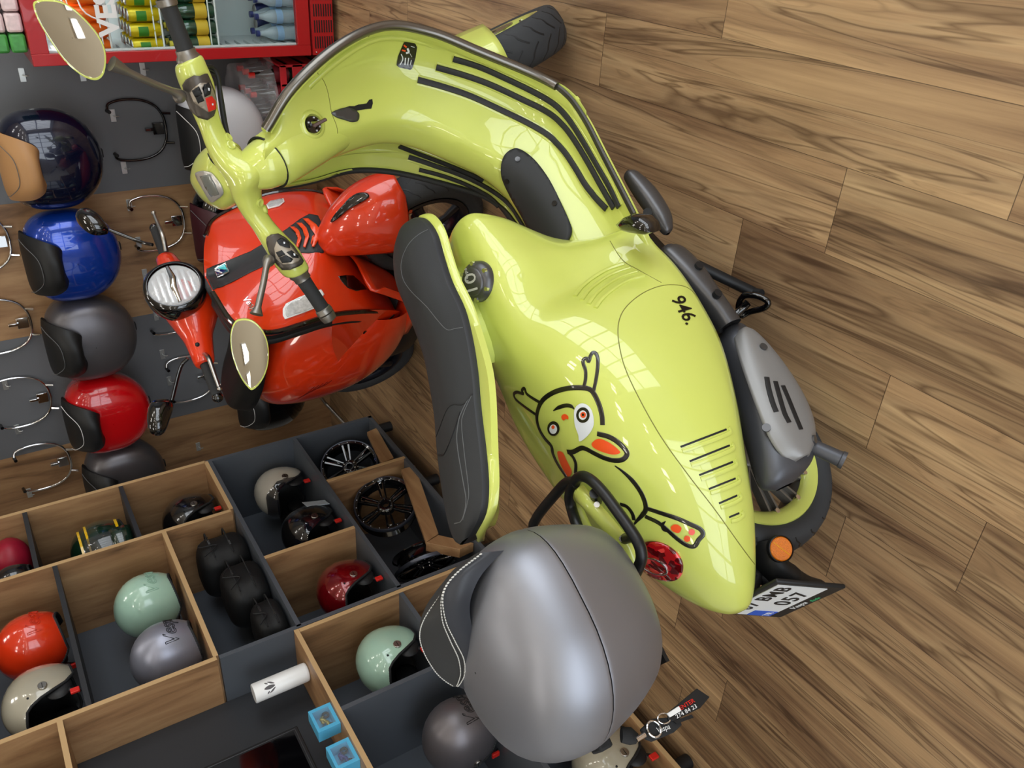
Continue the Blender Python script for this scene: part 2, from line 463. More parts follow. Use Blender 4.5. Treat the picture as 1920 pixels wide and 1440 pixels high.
mbx = MB()
mbx.lohi((3.40, -3.38, 0), (3.48, 4.33, .35)); mbx.lohi((3.40, -3.38, 2.85), (3.48, 4.33, 3.1))
mbx.lohi((3.40, -3.38, .35), (3.48, -.95, 2.85)); mbx.lohi((3.40, 3.75, .35), (3.48, 4.33, 2.85))
struct(obj('wall_right', mbx, WALLP))
# ceiling lamps: pairs of small square LED panels and two line lamps
LED = mat('led_diffuser', (255, 255, 255), .5, emit=(255, 250, 240), estr=14)
LEDF = mat('led_rim', (210, 210, 210), .4)
spots = [(x, y) for x in (-1.9, -.7, .6, 1.8) for y in (-1.6, .1, 1.6, 3.2)]
for i, (x, y) in enumerate(spots):
    t = thing('ceiling_light', 'pair of small square white lamps set in the ceiling', 'ceiling light', (x, y, 3.1), 0, 'square ceiling lamps')
    for s in (-1, 1):
        if i < 2 or True:
            rim = MB()
            for q in (-1, 1):
                rim.box((s * .17 + q * .115, 0, -.012), (.012, .242, .022)); rim.box((s * .17, q * .115, -.012), (.218, .012, .022))
            obj('lamp_rim', rim, LEDF, t)
            obj('lamp_panel', MB().box((s * .17, 0, -.008), (.215, .215, .008)), LED, t)

# ================================================================ the shelf unit (face at x = FX, runs towards the wall)
FX = -2.47
SHW = WOODY
unit = thing('shelf_unit', 'tall grey and wood cubby shelf unit on short black feet holding helmets and wheels', 'shelf unit', (FX, 2.3, 0))
def U(lo, hi): return MB().lohi(np.array(lo) - np.array([FX, 2.3, 0]), np.array(hi) - np.array([FX, 2.3, 0]))
def upanel(name, lo, hi, m, bev=.0006): return obj(name, U(lo, hi), m, unit)
T = .018
DP = .40                     # depth
BX = FX - DP
def upr(y, z0, z1, m=None, edge=None, d=DP, x1=FX):      # an upright board at y
    return upanel('upright_panel', (x1 - d, y - T / 2, z0), (x1, y + T / 2, z1), m or WOODZ)
def shf(z, y0, y1, m=None, d=DP, x1=FX):
    return upanel('shelf_board', (x1 - d, y0, z - T / 2), (x1, y1, z + T / 2), m or GREYD)
WEDG = mat('wood_edge_band', (196, 163, 118), .4)
def edgez(y, z0, z1): return upanel('edge_band', (FX, y - T / 2, z0), (FX + .0015, y + T / 2, z1), WEDG)
def edgey(z, y0, y1, m=None): return upanel('edge_band', (FX, y0, z - T / 2), (FX + .0015, y1, z + T / 2), m or WEDG)
# end column y 3.08..3.5
upr(3.5, .955, 2.5); upr(3.5, .08, .955, GREY)
upr(3.08, .955, 2.5); upr(3.08, .09, .505)
edgez(3.5, .96, 2.5); edgez(3.08, .96, 2.5); edgez(3.08, .09, .5)
for z in (1.345, 1.74, 2.14, 2.5): shf(z, 3.09, 3.491)
shf(.955, 3.09, 3.491, WOODY); edgey(.955, 3.09, 3.5)
# full width boards
shf(.090, 2.28, 3.509, GREY); shf(.512, 2.28, 3.491, GREY); shf(.937, 2.28, 3.491, GREY)
# middle bay
upr(2.71, .522, .928); edgez(2.71, .522, .928)
upr(2.28, 1.25, 2.5); edgez(2.28, 1.25, 2.5)
upr(2.28, .08, 1.24, GREY)
shf(1.25, 2.29, 3.071, WOODY); edgey(1.25, 2.29, 3.071)
for z in (1.677, 2.1, 2.5): shf(z, 2.29, 3.071)
# near bay: wood worktop, wood framed cubbies below, open niche above
NX = 1.08
upr(2.258, .10, .944); edgez(2.258, .10, .944)
upanel('worktop', (FX - .40, NX - .4, .945), (FX, 2.268, .963), WOODY); edgey(.954, NX - .4, 2.268)
shf(.520, 1.86, 2.249, GREY); upr(1.85, .10, .944, GREY); shf(.455, 1.0, 1.841, GREY)
upanel('shelf_board', (FX - .40, .62, .07), (FX, 2.268, .088), WOODY); edgey(.079, .62, 2.268)
upr(1.42, .09, .446, GREY)
upr(.66, .09, .944)
upr(1.70, 1.77, 2.5, WOODZ, d=.40); edgez(1.70, 1.77, 2.5)
shf(1.77, 1.70, 2.271, WOODY); edgey(1.77, 1.70, 2.271); shf(2.5, .68, 2.271)
# back boards
upanel('back_panel', (BX - .012, 2.29, .08), (BX, 3.509, 2.51), GREY)
upanel('back_panel', (BX - .012, .66, .08), (BX, 2.27, .95), GREY)
upanel('back_panel', (-2.72, .66, .964), (-2.705, 2.27, 1.76), GREYD); upanel('back_panel', (BX - .012, .66, 1.79), (BX, 2.27, 2.51), GREY)
for y in (3.43, 2.34, 1.10, 2.9):
    for x in (FX - .045,):
        obj('foot', MB().cyl(np.array((x, y, 0)) - (FX, 2.3, 0), np.array((x, y, .075)) - (FX, 2.3, 0), .026, 20), BLK, unit, bev=.003)
# ================================================================ the lime yellow scooter
SF = Frame((-1.12, 1.016, 0), R(58.4))
YEL = mat('lime_yellow_paint', (201, 211, 102), .34, coat=1.0, crough=.02)
YELD = mat('lime_yellow_seam', (120, 120, 50), .5)
GUN = mat('gunmetal_paint', (92, 92, 94), .36, .7)
SEATM = mat('charcoal_seat_cover', (38, 40, 42), .62, bump=.25, bscale=900)
SEATM2 = mat('charcoal_seat_side', (42, 44, 48), .5, bump=.1, bscale=700)
STITCH = mat('grey_thread', (96, 98, 99), .7)
STRIP = mat('black_rubber_strip', (38, 39, 41), .6)
ORG = mat('orange_decal', (238, 84, 34), .3, coat=.6)
BLD = mat('black_decal', (24, 22, 18), .3, coat=.8)
WHD = mat('white_decal', (226, 230, 235), .3, coat=.8)
AMB = mat('amber_reflector', (205, 108, 8), .25, coat=.6, bump=.8, bscale=500, var=.35, vscale=320)
REDL = mat('red_lamp_lens', (150, 8, 14), .06, coat=1)
_n = REDL.node_tree; _v = _n.nodes.new('ShaderNodeTexVoronoi'); _v.inputs['Scale'].default_value = 70; _c = _n.nodes.new('ShaderNodeTexCoord')
_r = _n.nodes.new('ShaderNodeValToRGB'); _r.color_ramp.interpolation = 'CONSTANT'; _r.color_ramp.elements[0].color = (.10, .002, .004, 1); _r.color_ramp.elements[1].position = .45; _r.color_ramp.elements[1].color = (.42, .006, .010, 1)
_e = _r.color_ramp.elements.new(.72); _e.color = (.80, .06, .05, 1)
_n.links.new(_c.outputs['Object'], _v.inputs['Vector']); _n.links.new(_v.outputs['Color'], _r.inputs[0]); _n.links.new(_r.outputs[0], _n.nodes['Principled BSDF'].inputs['Base Color'])
sc = thing('scooter', 'lime yellow scooter with a cartoon rabbit drawn on its rear flank', 'scooter', SF.o, SF.h)
def P(px, py, y): return SF.Y(px, py, y)

# ---- floorboard, tunnel and inside of the leg shield as one pressed sheet
E = [((1.075, 1.010), .075), ((1.112, .945), .155), ((1.168, .825), .215), ((1.205, .70), .235), ((1.185, .590), .232), ((1.125, .480), .222),
     ((1.035, .345), .215), ((.965, .308), .222), ((.875, .305), .228), ((.760, .310), .222), ((.585, .318), .212), ((.50, .325), .205)]
RG = [(1.005, 1.035), (1.035, .945), (1.072, .825), (1.10, .70), (1.085, .620), (1.03, .545), (.960, .475), (.89, .432), (.825, .416), (.74, .412), (.64, .42), (.57, .43), (.48, .43)]
G = []
for i, ((ex, ez), w) in enumerate(E):
    rx, rz = RG[i]; up = i < 5
    kx = (0.012 if i in (2, 3, 4, 5) else .004); row = []
    bx, bz = ex + (rx - ex) * .12, ez + (rz - ez) * (.12)
    if i < 6: bx += .012
    hw = .068 if i < 6 else .062 + .004 * (i - 5)      # half width of the ridge
    bw = min(hw + .045, w * .72)
    half = [(ex - .010 if i < 7 else ex, ez + (.0 if i < 7 else -.016), w + .004),
            (ex, ez, w), (ex + kx * 1.0, ez - (.002 if i > 6 else 0), w * .86), (ex + kx * 1.6, ez, (w + bw) / 2 + .005), (bx, bz, bw),
            ((bx * .35 + rx * .65), (bz * .35 + rz * .65), hw), (rx * .93 + bx * .07, rz * .93 + bz * .07, hw * .62)]
    row = [(x, -y, z) for x, z, y in half] + [(rx, 0, rz)] + [(x, y, z) for x, z, y in half[::-1]]
    G.append(row)
PAN = crgrid(G, 7, 4)
pan = MB().grid(PAN)
panb = pan.bvh()
PN = np.cross(np.gradient(PAN, axis=0), np.gradient(PAN, axis=1)); PN /= np.linalg.norm(PN, axis=2, keepdims=True) + 1e-9
PN[(PN @ np.array([-.7, 0, .7])) < 0] *= -1
under = PAN - PN * .009
shell = MB().grid(PAN); shell.grid(under, flip=True)
shell.grid([PAN[:, 0], under[:, 0]]); shell.grid([PAN[:, -1], under[:, -1]]); shell.grid([PAN[0], under[0]]); shell.grid([PAN[-1], under[-1]])
obj('leg_shield', shell, YEL, sc, ang=60, weld=True)
# apron in front of the steering column
fa = MB(); ap = []
for (ex, ez), w, d in [((1.07, 1.00), .02, .03), ((1.115, .93), .10, .06), ((1.165, .82), .165, .08), ((1.205, .70), .195, .09), ((1.19, .58), .19, .09), ((1.14, .47), .165, .08), ((1.05, .34), .15, .05)]:
    ap.append([(ex + .012 + d * math.cos(a) ** .8 * 1.0 if abs(a) < 1.55 else ex + .012, w * math.sin(a), ez) for a in np.linspace(-PI / 2 + .001, PI / 2 - .001, 9)])
obj('front_apron', MB().grid(crgrid(ap, 4, 3)), YEL, sc, ang=60, solid=.01)
# grey metal bead round the shield
def edge_curve(sgn, k0, k1):
    P_ = PAN[:, 3 if sgn < 0 else -4]
    return P_[k0:k1]
METG = mat('satin_metal_bead', (118, 114, 108), .28, .9)
for sgn in (-1, 1):
    c = edge_curve(sgn, 0, 47); c = c + np.array([-.002, sgn * .004, .004])
    obj('edge_bead', MB().tube(c, .0115 if sgn < 0 else .007, 12, asp=1.2), METG if sgn < 0 else STRIP, sc)
    c = edge_curve(sgn, 46, 71) + np.array([0, sgn * .001, .002])
    obj('edge_moulding', MB().tube(c, .0065, 8, asp=1.2), STRIP if sgn > 0 else mat('dark_bead', (70, 68, 64), .35, .6), sc)
# ribbed rubber strips, three each side
def strip(pix, w=.0155):
    obj('floor_strip', on_surface(SF, panb, pix, w, .009, 14, lift=.004), STRIP, sc)
    b = on_surface(SF, panb, pix, w + .012, .005, 14)
    if b.v: obj('strip_bed', b, YEL, sc)
strip([(783, 150), (830, 163), (880, 180), (935, 205), (990, 232), (1030, 256), (1058, 283), (1080, 315), (1100, 348), (1120, 372), (1139, 392)])
strip([(818, 125), (870, 140), (920, 158), (980, 186), (1030, 211), (1058, 235), (1080, 264), (1105, 305), (1130, 350), (1153, 390)])
strip([(850, 109), (897, 123), (947, 145), (1006, 174), (1044, 198), (1071, 227), (1094, 262), (1121, 308), (1145, 350), (1163, 388)])
strip([(749, 272), (790, 288), (840, 307), (890, 328), (935, 352), (965, 376), (985, 402), (998, 430)])
strip([(766, 294), (808, 308), (858, 325), (904, 345), (945, 372), (973, 404), (994, 440), (1006, 466)], .014)
strip([(786, 317), (828, 328), (873, 344), (913, 365), (946, 391), (972, 424), (990, 452), (1004, 476)], .012)
# rubber mat on the tunnel with screws
mt = surf_poly(SF, panb, [(943, 300), (957, 284), (975, 283), (1003, 303), (1030, 338), (1052, 380), (1069, 418), (1073, 438), (1062, 460), (1046, 488), (1022, 490), (1012, 470), (1000, 440), (985, 408), (962, 368), (944, 330)], .006, 7)
mato = obj('floor_mat', mt, STRIP, sc, ang=60, solid=.008, off=0)
for q in [(971, 302), (955, 338), (1042, 385)]:
    p, n = SF.hit(panb, *q)
    if p is not None: obj('screw', MB().cyl(p + n * .010, p + n * .0125, .007, 12), BLKG, mato)
# black round sticker with tiny rabbit and text
stk = surf_poly(SF, panb, [(757, 79), (764, 77), (778, 80), (782, 88), (779, 108), (773, 128), (769, 131), (748, 126), (743, 122), (746, 105)], .0015, 6, smooth=False)
so = obj('sticker', stk, BLD, sc)
for pix, m_, w in [([(752, 101), (755, 110), (750, 121)], WHD, .0025), ([(760, 108), (759, 121)], WHD, .003), ([(766, 108), (764, 122)], WHD, .0025), ([(771, 112), (769, 121)], WHD, .002),
                   ([(757, 84), (762, 88)], ORG, .004), ([(753, 93), (760, 95)], ORG, .004), ([(764, 90), (766, 97), (761, 99)], WHD, .005), ([(770, 86), (777, 88)], WHD, .0012), ([(768, 99), (772, 106)], WHD, .0012)]:
    b = on_surface(SF, panb, pix, w, .001, 4, lift=.002)
    if b.v: obj('print', b, m_, so)
# ignition lock and key, bag hook
p, n = SF.hit(panb, 586, 234)
n = nrm(n)
lk = obj('ignition_lock', MB().lathe([(0, .004), (.010, .004), (.0105, .007), (.019, .006), (.021, .0), (.021, -.004)], p, n, 28), BLKG, sc)
obj('lock_surround', MB().lathe([(.022, .001), (.024, .006), (.031, .005), (.037, -.006)], p, n, 32), YEL, sc, ang=60)
kd = nrm(SF.Y(604, 222, p[1]) - p)
obj('key_blade', MB().box(p + n * .011, (.006, .012, .02)), CHR, lk)
KB = mat('brown_key_head', (86, 62, 56), .4)
obj('key_head', place(MB().box((.006, 0, 0), (.036, .007, .013)), p + n * .020, n * .5 + kd, np.cross(n, kd)), KB, lk, bev=.002)
for a in (0.3, 1.2, 2.1, 3.0, 4.4):
    x = nrm(np.cross(n, (0, 0, 1))); y = np.cross(n, x)
    obj('print', MB().box(p + n * .0066 + .0150 * (math.cos(a) * x + math.sin(a) * y), (.002, .0045, .004)), WHD, lk)
hk = surf_poly(SF, panb, [(621, 212), (632, 206), (648, 202), (662, 205), (672, 214), (670, 226), (660, 229), (645, 225), (630, 220)], .004, 6)
ho = obj('bag_hook', hk, GUN, sc, ang=60, solid=.012, off=1)
sl = surf_poly(SF, panb, [(640, 204), (655, 199), (664, 199), (672, 196), (680, 195), (687, 194), (692, 187), (698, 186), (699, 194), (696, 204), (684, 205), (668, 208), (652, 208)], .0008, 4, smooth=False)
obj('hook_recess', sl, BLK, sc)
for pix in ([(583, 121), (596, 138), (607, 152), (614, 170), (618, 190), (622, 212), (632, 240), (632, 262), (630, 283)],):
    obj('panel_gap', on_surface(SF, panb, pix, .0016, .0012, 6), YELD, sc)
for q in ((541, 178), (525, 354)):
    p, n = SF.hit(panb, *q)
    if p is not None: obj('screw', MB().ball(p, .005, 8, 6), BLKG, sc)

# ---- rear body
ST = [(.768, [(0, .64)] * 8),
 (.756, [(0, .662), (.03, .662), (.062, .655), (.078, .640), (.077, .622), (.062, .602), (.03, .592), (0, .590)]),
 (.725, [(0, .670), (.04, .669), (.086, .660), (.106, .636), (.104, .60), (.088, .56), (.05, .535), (0, .525)]),
 (.68, [(0, .676), (.05, .674), (.096, .658), (.116, .622), (.112, .56), (.09, .505), (.05, .468), (0, .455)]),
 (.63, [(0, .680), (.05, .677), (.100, .658), (.124, .61), (.120, .53), (.10, .46), (.085, .41), (.05, .38)]),
 (.57, [(0, .686), (.05, .682), (.104, .660), (.132, .60), (.132, .51), (.135, .43), (.155, .36), (.185, .314)]),
 (.48, [(0, .690), (.055, .685), (.104, .655), (.124, .585), (.136, .49), (.168, .40), (.205, .345), (.218, .308)]),
 (.40, [(0, .690), (.06, .685), (.114, .657), (.154, .608), (.188, .525), (.220, .43), (.236, .35), (.234, .306)]),
 (.30, [(0, .684), (.065, .678), (.135, .655), (.188, .605), (.226, .52), (.244, .43), (.246, .355), (.238, .308)]),
 (.20, [(0, .674), (.07, .667), (.142, .645), (.200, .597), (.236, .52), (.251, .44), (.250, .37), (.238, .322)]),
 (.08, [(0, .655), (.07, .648), (.137, .626), (.190, .583), (.226, .515), (.242, .45), (.240, .39), (.226, .358)]),
 (-.03, [(0, .620), (.065, .612), (.124, .588), (.172, .548), (.202, .498), (.214, .45), (.208, .41), (.192, .385)]),
 (-.13, [(0, .578), (.054, .571), (.102, .549), (.140, .512), (.160, .472), (.163, .438), (.153, .408), (.136, .392)]),
 (-.21, [(0, .540), (.040, .534), (.074, .516), (.098, .485), (.106, .452), (.103, .428), (.092, .41), (.076, .402)]),
 (-.26, [(0, .508), (.028, .502), (.050, .487), (.064, .464), (.066, .445), (.061, .428), (.05, .416), (.036, .41)]),
 (-.288, [(0, .475), (.016, .472), (.028, .463), (.034, .451), (.034, .44), (.029, .430), (.02, .423), (.012, .42)]),
 (-.298, [(0, .452), (.006, .451), (.011, .449), (.013, .445), (.013, .440), (.011, .436), (.007, .434), (.0, .433)])]
G = []
for x, pr in ST:
    G.append([(x, -y, z) for y, z in pr[::-1]] + [(x, y, z) for y, z in pr[1:]])
BODY = crgrid(G, 6, 5)
body = MB().grid(BODY)
bodb = body.bvh()
obj('rear_body', body, YEL, sc, ang=60, solid=.006, off=-1)
both = MB().add(pan.v, pan.f); both.add(body.v, body.f); botb = both.bvh()
def seam(pix, w=.0018, m=YELD, name='panel_gap', h=.0014):
    b = on_surface(SF, bodb, pix, w, h, 5)
    if b.v: obj(name, b, m, sc)
seam([(1313, 563), (1290, 540), (1262, 534), (1232, 538), (1200, 553), (1172, 578), (1160, 605), (1160, 640), (1172, 690), (1200, 750), (1240, 820), (1290, 890), (1340, 955), (1385, 1018), (1415, 1058), (1424, 1064)], .0022)
seam([(1060, 388), (1075, 388), (1102, 402), (1130, 430), (1165, 485), (1195, 505), (1240, 530)])
seam([(872, 560), (884, 600), (905, 635), (911, 655), (905, 690), (895, 715)], .0025)
# louvres: a dark slit with a raised lip each
for a, b in [((1276, 838), (1362, 805)), ((1293, 865), (1368, 835)), ((1311, 891), (1374, 866)), ((1329, 917), (1379, 897)), ((1348, 944), (1382, 929)), ((1367, 970), (1386, 962))]:
    a = np.array(a, float); b = np.array(b, float)
    seam([a, a * .66 + b * .34, a * .33 + b * .67, b], .0042, BLK, 'louvre_slit', .002)
    d = np.array([4.0, 9.0])
    q = [a + d * .8, a * .6 + b * .4 + d, a * .2 + b * .8 + d, b + d * .9, b + (8, 3), b + (4, -3)]
    seam(q, .009, YEL, 'louvre_lip', .006)
for k in range(4):
    o = np.array([k * 16.0, k * 9.0])
    seam([np.array(q) + o * .8 for q in [(1078, 556), (1092, 538), (1114, 520), (1140, 505), (1170, 495)]], .010, YEL, 'moulded_rib', .008)
# script badge
DCH = mat('dark_chrome', (60, 58, 54), .2, .9)
bm_ = surf_text(SF, bodb, '946.', 25, (1281, 580), (28, 47), 1.0, .0012, .0025)
obj('badge', bm_, DCH, sc)
# ---- cartoon rabbit
def rl(pix, w=.0105, taper=False, closed=False):
    b = on_surface(SF, bodb, pix, w, .0012, 6, closed, .0008, taper)
    if b.v: obj('decal_line', b, BLD, sc)
def rp(pix, m_, step=4, sm=True, lift=.0016):
    b = surf_poly(SF, bodb, pix, lift, step, 5, sm)
    if b.f: obj('decal_patch', b, m_, sc)
rl([(1095, 725), (1098, 712), (1098, 695), (1094, 683), (1094, 675), (1100, 672), (1104, 678), (1107, 668), (1112, 661), (1118, 664), (1121, 675), (1120, 695), (1117, 715), (1113, 734)], .0075)
rl([(1012, 754), (1000, 747), (988, 738), (984, 728), (979, 732), (981, 738), (970, 735), (964, 739), (968, 749), (985, 763), (1005, 777)], .0075)
rl([(1130, 797), (1129, 780), (1124, 760), (1115, 740), (1106, 730), (1090, 727), (1065, 728), (1040, 735), (1020, 748), (1010, 765), (1007, 785), (1012, 805), (1022, 822), (1034, 836), (1037, 850), (1045, 868), (1056, 885), (1066, 899)])
rl([(1079, 888), (1080, 870), (1075, 857), (1067, 848)], .009)
rl([(1064, 847), (1075, 847), (1090, 840), (1100, 842), (1115, 850), (1132, 858), (1150, 863), (1166, 862), (1175, 854), (1174, 845), (1160, 830), (1142, 819), (1120, 813)])
rl([(1153, 873), (1168, 884), (1185, 900), (1200, 920), (1209, 940), (1211, 955), (1205, 965), (1194, 977), (1188, 985)], .010, True)
rl([(1163, 945), (1176, 950), (1186, 963), (1189, 975)], .009)
rl([(1213, 953), (1240, 962), (1270, 972), (1295, 983), (1313, 992), (1318, 1002), (1310, 1012), (1302, 1024), (1288, 1022), (1270, 1010), (1252, 994), (1235, 980), (1210, 968)], .0095)
rl([(1248, 977), (1242, 984), (1244, 992), (1250, 997)], .007, True)
rl([(1038, 770), (1048, 764), (1062, 760), (1072, 762), (1077, 767)], .0085, True)
rp([(1083, 760), (1093, 756), (1105, 762), (1112, 775), (1114, 795), (1108, 810), (1097, 822), (1087, 827), (1085, 815), (1079, 798), (1077, 780), (1078, 768)], WHD)
def disc(cx, cy, rx, ry, m_, lift): rp([(cx + rx * math.cos(a), cy + ry * math.sin(a)) for a in np.arange(10) * 2 * PI / 10], m_, 3, True, lift)
disc(1094, 778, 12.5, 14.5, BLD, .0022); disc(1094, 778, 7.6, 8.8, WHD, .0028); disc(1095, 777.5, 5.2, 5.6, ORG, .0034); disc(1095, 777, 2.2, 2.4, BLD, .004)
disc(1039, 803, 11.5, 13.8, BLD, .0022); disc(1039, 804, 7.2, 8.8, WHD, .0028); disc(1039, 800, 3.0, 3.6, ORG, .0034)
rp([(1054, 779), (1060, 776), (1066, 780), (1066, 786), (1062, 785), (1058, 788), (1054, 785)], ORG, 3)
rp([(1110, 832), (1118, 824), (1128, 823), (1145, 831), (1160, 843), (1163, 849), (1150, 852), (1130, 847), (1115, 840)], ORG, 4)
rp([(1046, 847), (1056, 848), (1063, 862), (1072, 880), (1072, 888), (1066, 893), (1058, 882), (1050, 865)], ORG, 4)
rp([(1258, 988), (1264, 983), (1272, 984), (1278, 990), (1274, 998), (1267, 998), (1260, 994)], ORG, 3)
disc(1297, 997, 6, 6, mat('pink_decal', (240, 100, 90), .3, coat=.6), .0018); disc(1288.5, 1009.5, 6, 6, ORG, .0018)

# ---- fuel cap
p = SF.Z(899, 528, .680); ax = nrm(SF.cam - p + np.array([.7, 1.2, 1.9]))
ax = nrm((-.05, -.30, .95))
fc = obj('fuel_cap', MB().lathe([(0, .026), (.030, .026), (.032, .024), (.033, .021), (.036, .020), (.044, .013), (.047, .004), (.047, -.008), (.044, -.03)], p, ax, 40), GUN, sc, ang=50)
xx = nrm(np.cross(ax, (0, 1, 0))); yy = np.cross(ax, xx)
for k in range(6):
    a = k * PI / 3 + .5; d = math.cos(a) * xx + math.sin(a) * yy
    obj('bolt', MB().cyl(p + d * .041 + ax * .012, p + d * .041 + ax * .0195, .0052, 10), CHR, fc)
LG = mat('light_print', (190, 188, 182), .4)
def cprint(txt, size, ox, oy, ang=0, sx=1):
    tm = text_mb(txt, size, .0002); c, s_ = math.cos(ang), math.sin(ang)
    U_ = nrm(SF.plane(903, 522, ax, ax @ (p + ax * .0265)) - SF.plane(878, 512, ax, ax @ (p + ax * .0265)))
    V_ = np.cross(ax, U_)
    U2 = c * U_ + s_ * V_
    obj('print', place(tm, p + ax * .0266 + U_ * ox + V_ * oy, U2, np.cross(ax, U2)), LG, fc)
cprint('10', .052, .003, -.004, R(118)); cprint('Vespa', .014, -.018, .010, R(118))

# ---- seat
SS = []   # (x, centre z, half width left, half width right, edge drop)
for x, z, wl, wr, dr in [(.805, .765, .018, .018, .012), (.79, .785, .052, .050, .026), (.755, .805, .095, .082, .045), (.70, .820, .118, .100, .055), (.64, .822, .124, .088, .052), (.58, .826, .122, .082, .05), (.50, .836, .118, .094, .05),
                         (.42, .856, .112, .102, .048), (.345, .878, .108, .102, .046), (.29, .898, .108, .103, .044), (.24, .915, .108, .104, .042), (.17, .937, .102, .102, .040), (.11, .954, .088, .092, .036), (.07, .962, .062, .070, .026), (.05, .962, .02, .022, .01)]:
    row = []
    for k, t in enumerate(np.linspace(-1, 1, 11)):
        w = wr if t < 0 else wl; s_ = abs(t)
        row.append((x, t * w * (1 + .02 * s_), z - dr * s_ ** 3.2))
    SS.append(row)
S_ = crgrid(SS, 4, 3); seat = MB().grid(S_)
so = obj('seat', seat, SEATM, sc, ang=60)
seab = seat.bvh()
side = []
B_ = []   # shell below the cover
nS = S_.shape[0]
bord = [S_[i, 0] for i in range(nS)] + [S_[i, -1] for i in range(nS - 1, -1, -1)]
cen = np.array([.40, 0, .84])
r1, r2, r3, r4, r5 = [], [], [], [], []
for q in bord:
    d = nrm((q[0] - cen[0], q[1], 0)); dy = np.array([0, np.sign(q[1]) * 1.0, 0])
    d = nrm(dy * .8 + d * .35)
    rt = q[1] < 0; bz = (.030 * math.exp(-((q[0] - .30) / .11) ** 2) + .006) if rt else .012; dp_ = .016 if rt else .034
    r1.append(q); r2.append(q + d * .002 + (0, 0, -dp_ * .5)); r3.append(q + d * .0 + (0, 0, -dp_))
    r4.append(q + d * bz + (0, 0, -dp_ - .004)); r5.append(q + d * (bz + .002) + (0, 0, -dp_ - .018))
obj('seat_side', MB().grid([r1, r2, r3], False, True), SEATM2, so, ang=70)
def tuck(q, a, b, z): 
    w_ = math.exp(-((q[0] - .28) / .14) ** 2); return np.array([q[0] * .98 + .01, q[1] * (a * (1 - w_) + b * w_), q[2] - z])
r6 = [tuck(q, .45 if q[1] < 0 else .75, .85, .052) for q in bord]
r7 = [tuck(q, .10, .30, .072) for q in bord]
obj('seat_shell', MB().grid([r3, r4, r5, r6, r7], False, True), YEL, sc, ang=60)
# seat post joining shell and body
obj('seat_post', MB().grid(crgrid([[(x_, y_, z_) for x_, y_, z_ in ring] for ring in
    [[(.55 + .13 * math.cos(a), .03 + .045 * math.sin(a), .655) for a in np.arange(16) * PI / 8], [(.56 + .14 * math.cos(a), .03 + .04 * math.sin(a), .745 - .03 * math.cos(a)) for a in np.arange(16) * PI / 8]]], 2, 1, False, True), False, True), YEL, sc, ang=60)
def sline(pix, m_=STITCH, w=.0016, h=.0012, lift=.0004):
    b = on_surface(SF, seab, pix, w, h, 6, lift=lift)
    if b.v: obj('stitching', b, m_, so)
sline([(806, 429), (785, 440), (765, 460), (753, 490), (755, 520), (770, 545), (800, 575), (820, 600), (838, 618), (855, 616), (882, 612)], w=.0014)
sline([(886, 738), (876, 752), (866, 772), (860, 790), (857, 830), (868, 900), (874, 940), (866, 975), (852, 982)], w=.0018)
sline([(884, 742), (869, 776), (866, 800), (872, 860), (879, 920), (876, 945), (868, 975)], w=.0014)
sline([(886, 738), (868, 758), (850, 758), (838, 768), (825, 800), (812, 835), (808, 850)], BLK, .003, .002)
sline([(808, 853), (824, 853), (834, 849), (850, 810), (862, 772)], BLK, .004, .003)

# ---- grab rail in body colour and black carrier rack
RK = mat('black_powder_coat', (20, 21, 23), .38)
rail = MB()
gp = [P(1088, 925, -.045), P(1105, 945, -.06), P(1140, 985, -.065), P(1170, 1025, -.06), P(1185, 1060, -.04)]
rail.tube(cr(gp, 5), .014, 12, asp=1.5)
gp2 = [P(1088, 925, -.045), P(1080, 945, .03), P(1110, 1010, .05), P(1150, 1060, .04), P(1185, 1062, -.04)]
rail.tube(cr(gp2, 5), .013, 12)
obj('grab_rail', rail, YEL, sc, ang=60)
for q in ((1119, 946), (1166, 1010)):
    obj('rail_screw', MB().cyl(P(*q, -.07), P(*q, -.088), .006, 12), BLKG, sc)
zr = .70
K = lambda px, py, z=zr: SF.Z(px, py, z)
rack = MB()
pth = [K(1188, 1082, .715), K(1196, 1066), K(1203, 1045), K(1198, 1020), K(1180, 990), K(1155, 955), K(1130, 922), K(1108, 900), K(1090, 893), K(1076, 905), K(1068, 930), K(1072, 955), K(1082, 985, .72), K(1100, 1030, .72)]
rack.tube(cr(pth, 5), .0115, 12)
pth = [K(1080, 905), K(1062, 905), K(1040, 928), K(1015, 958), K(1004, 975), K(1000, 990, .70), K(1010, 1040, .71), K(1040, 1120, .71), K(1070, 1180, .71)]
rack.tube(cr(pth, 5), .0115, 12)
rack.tube([K(1188, 1082, .715), K(1160, 1140, .715), K(1120, 1200, .715)], .0115)
rack.tube([SF.Z(1115, 925, .70), P(1119, 940, -.06)], .011); rack.tube([SF.Z(1190, 1005, .70), P(1166, 1012, -.055)], .011)
for x in (-.1, -.2, -.3): rack.box((x, .02, .715), (.03, .20, .008))
rack.tube([(-.12, .05, .71), (-.06, .05, .59)], .010)
obj('carrier_rack', rack, RK, sc, ang=60)

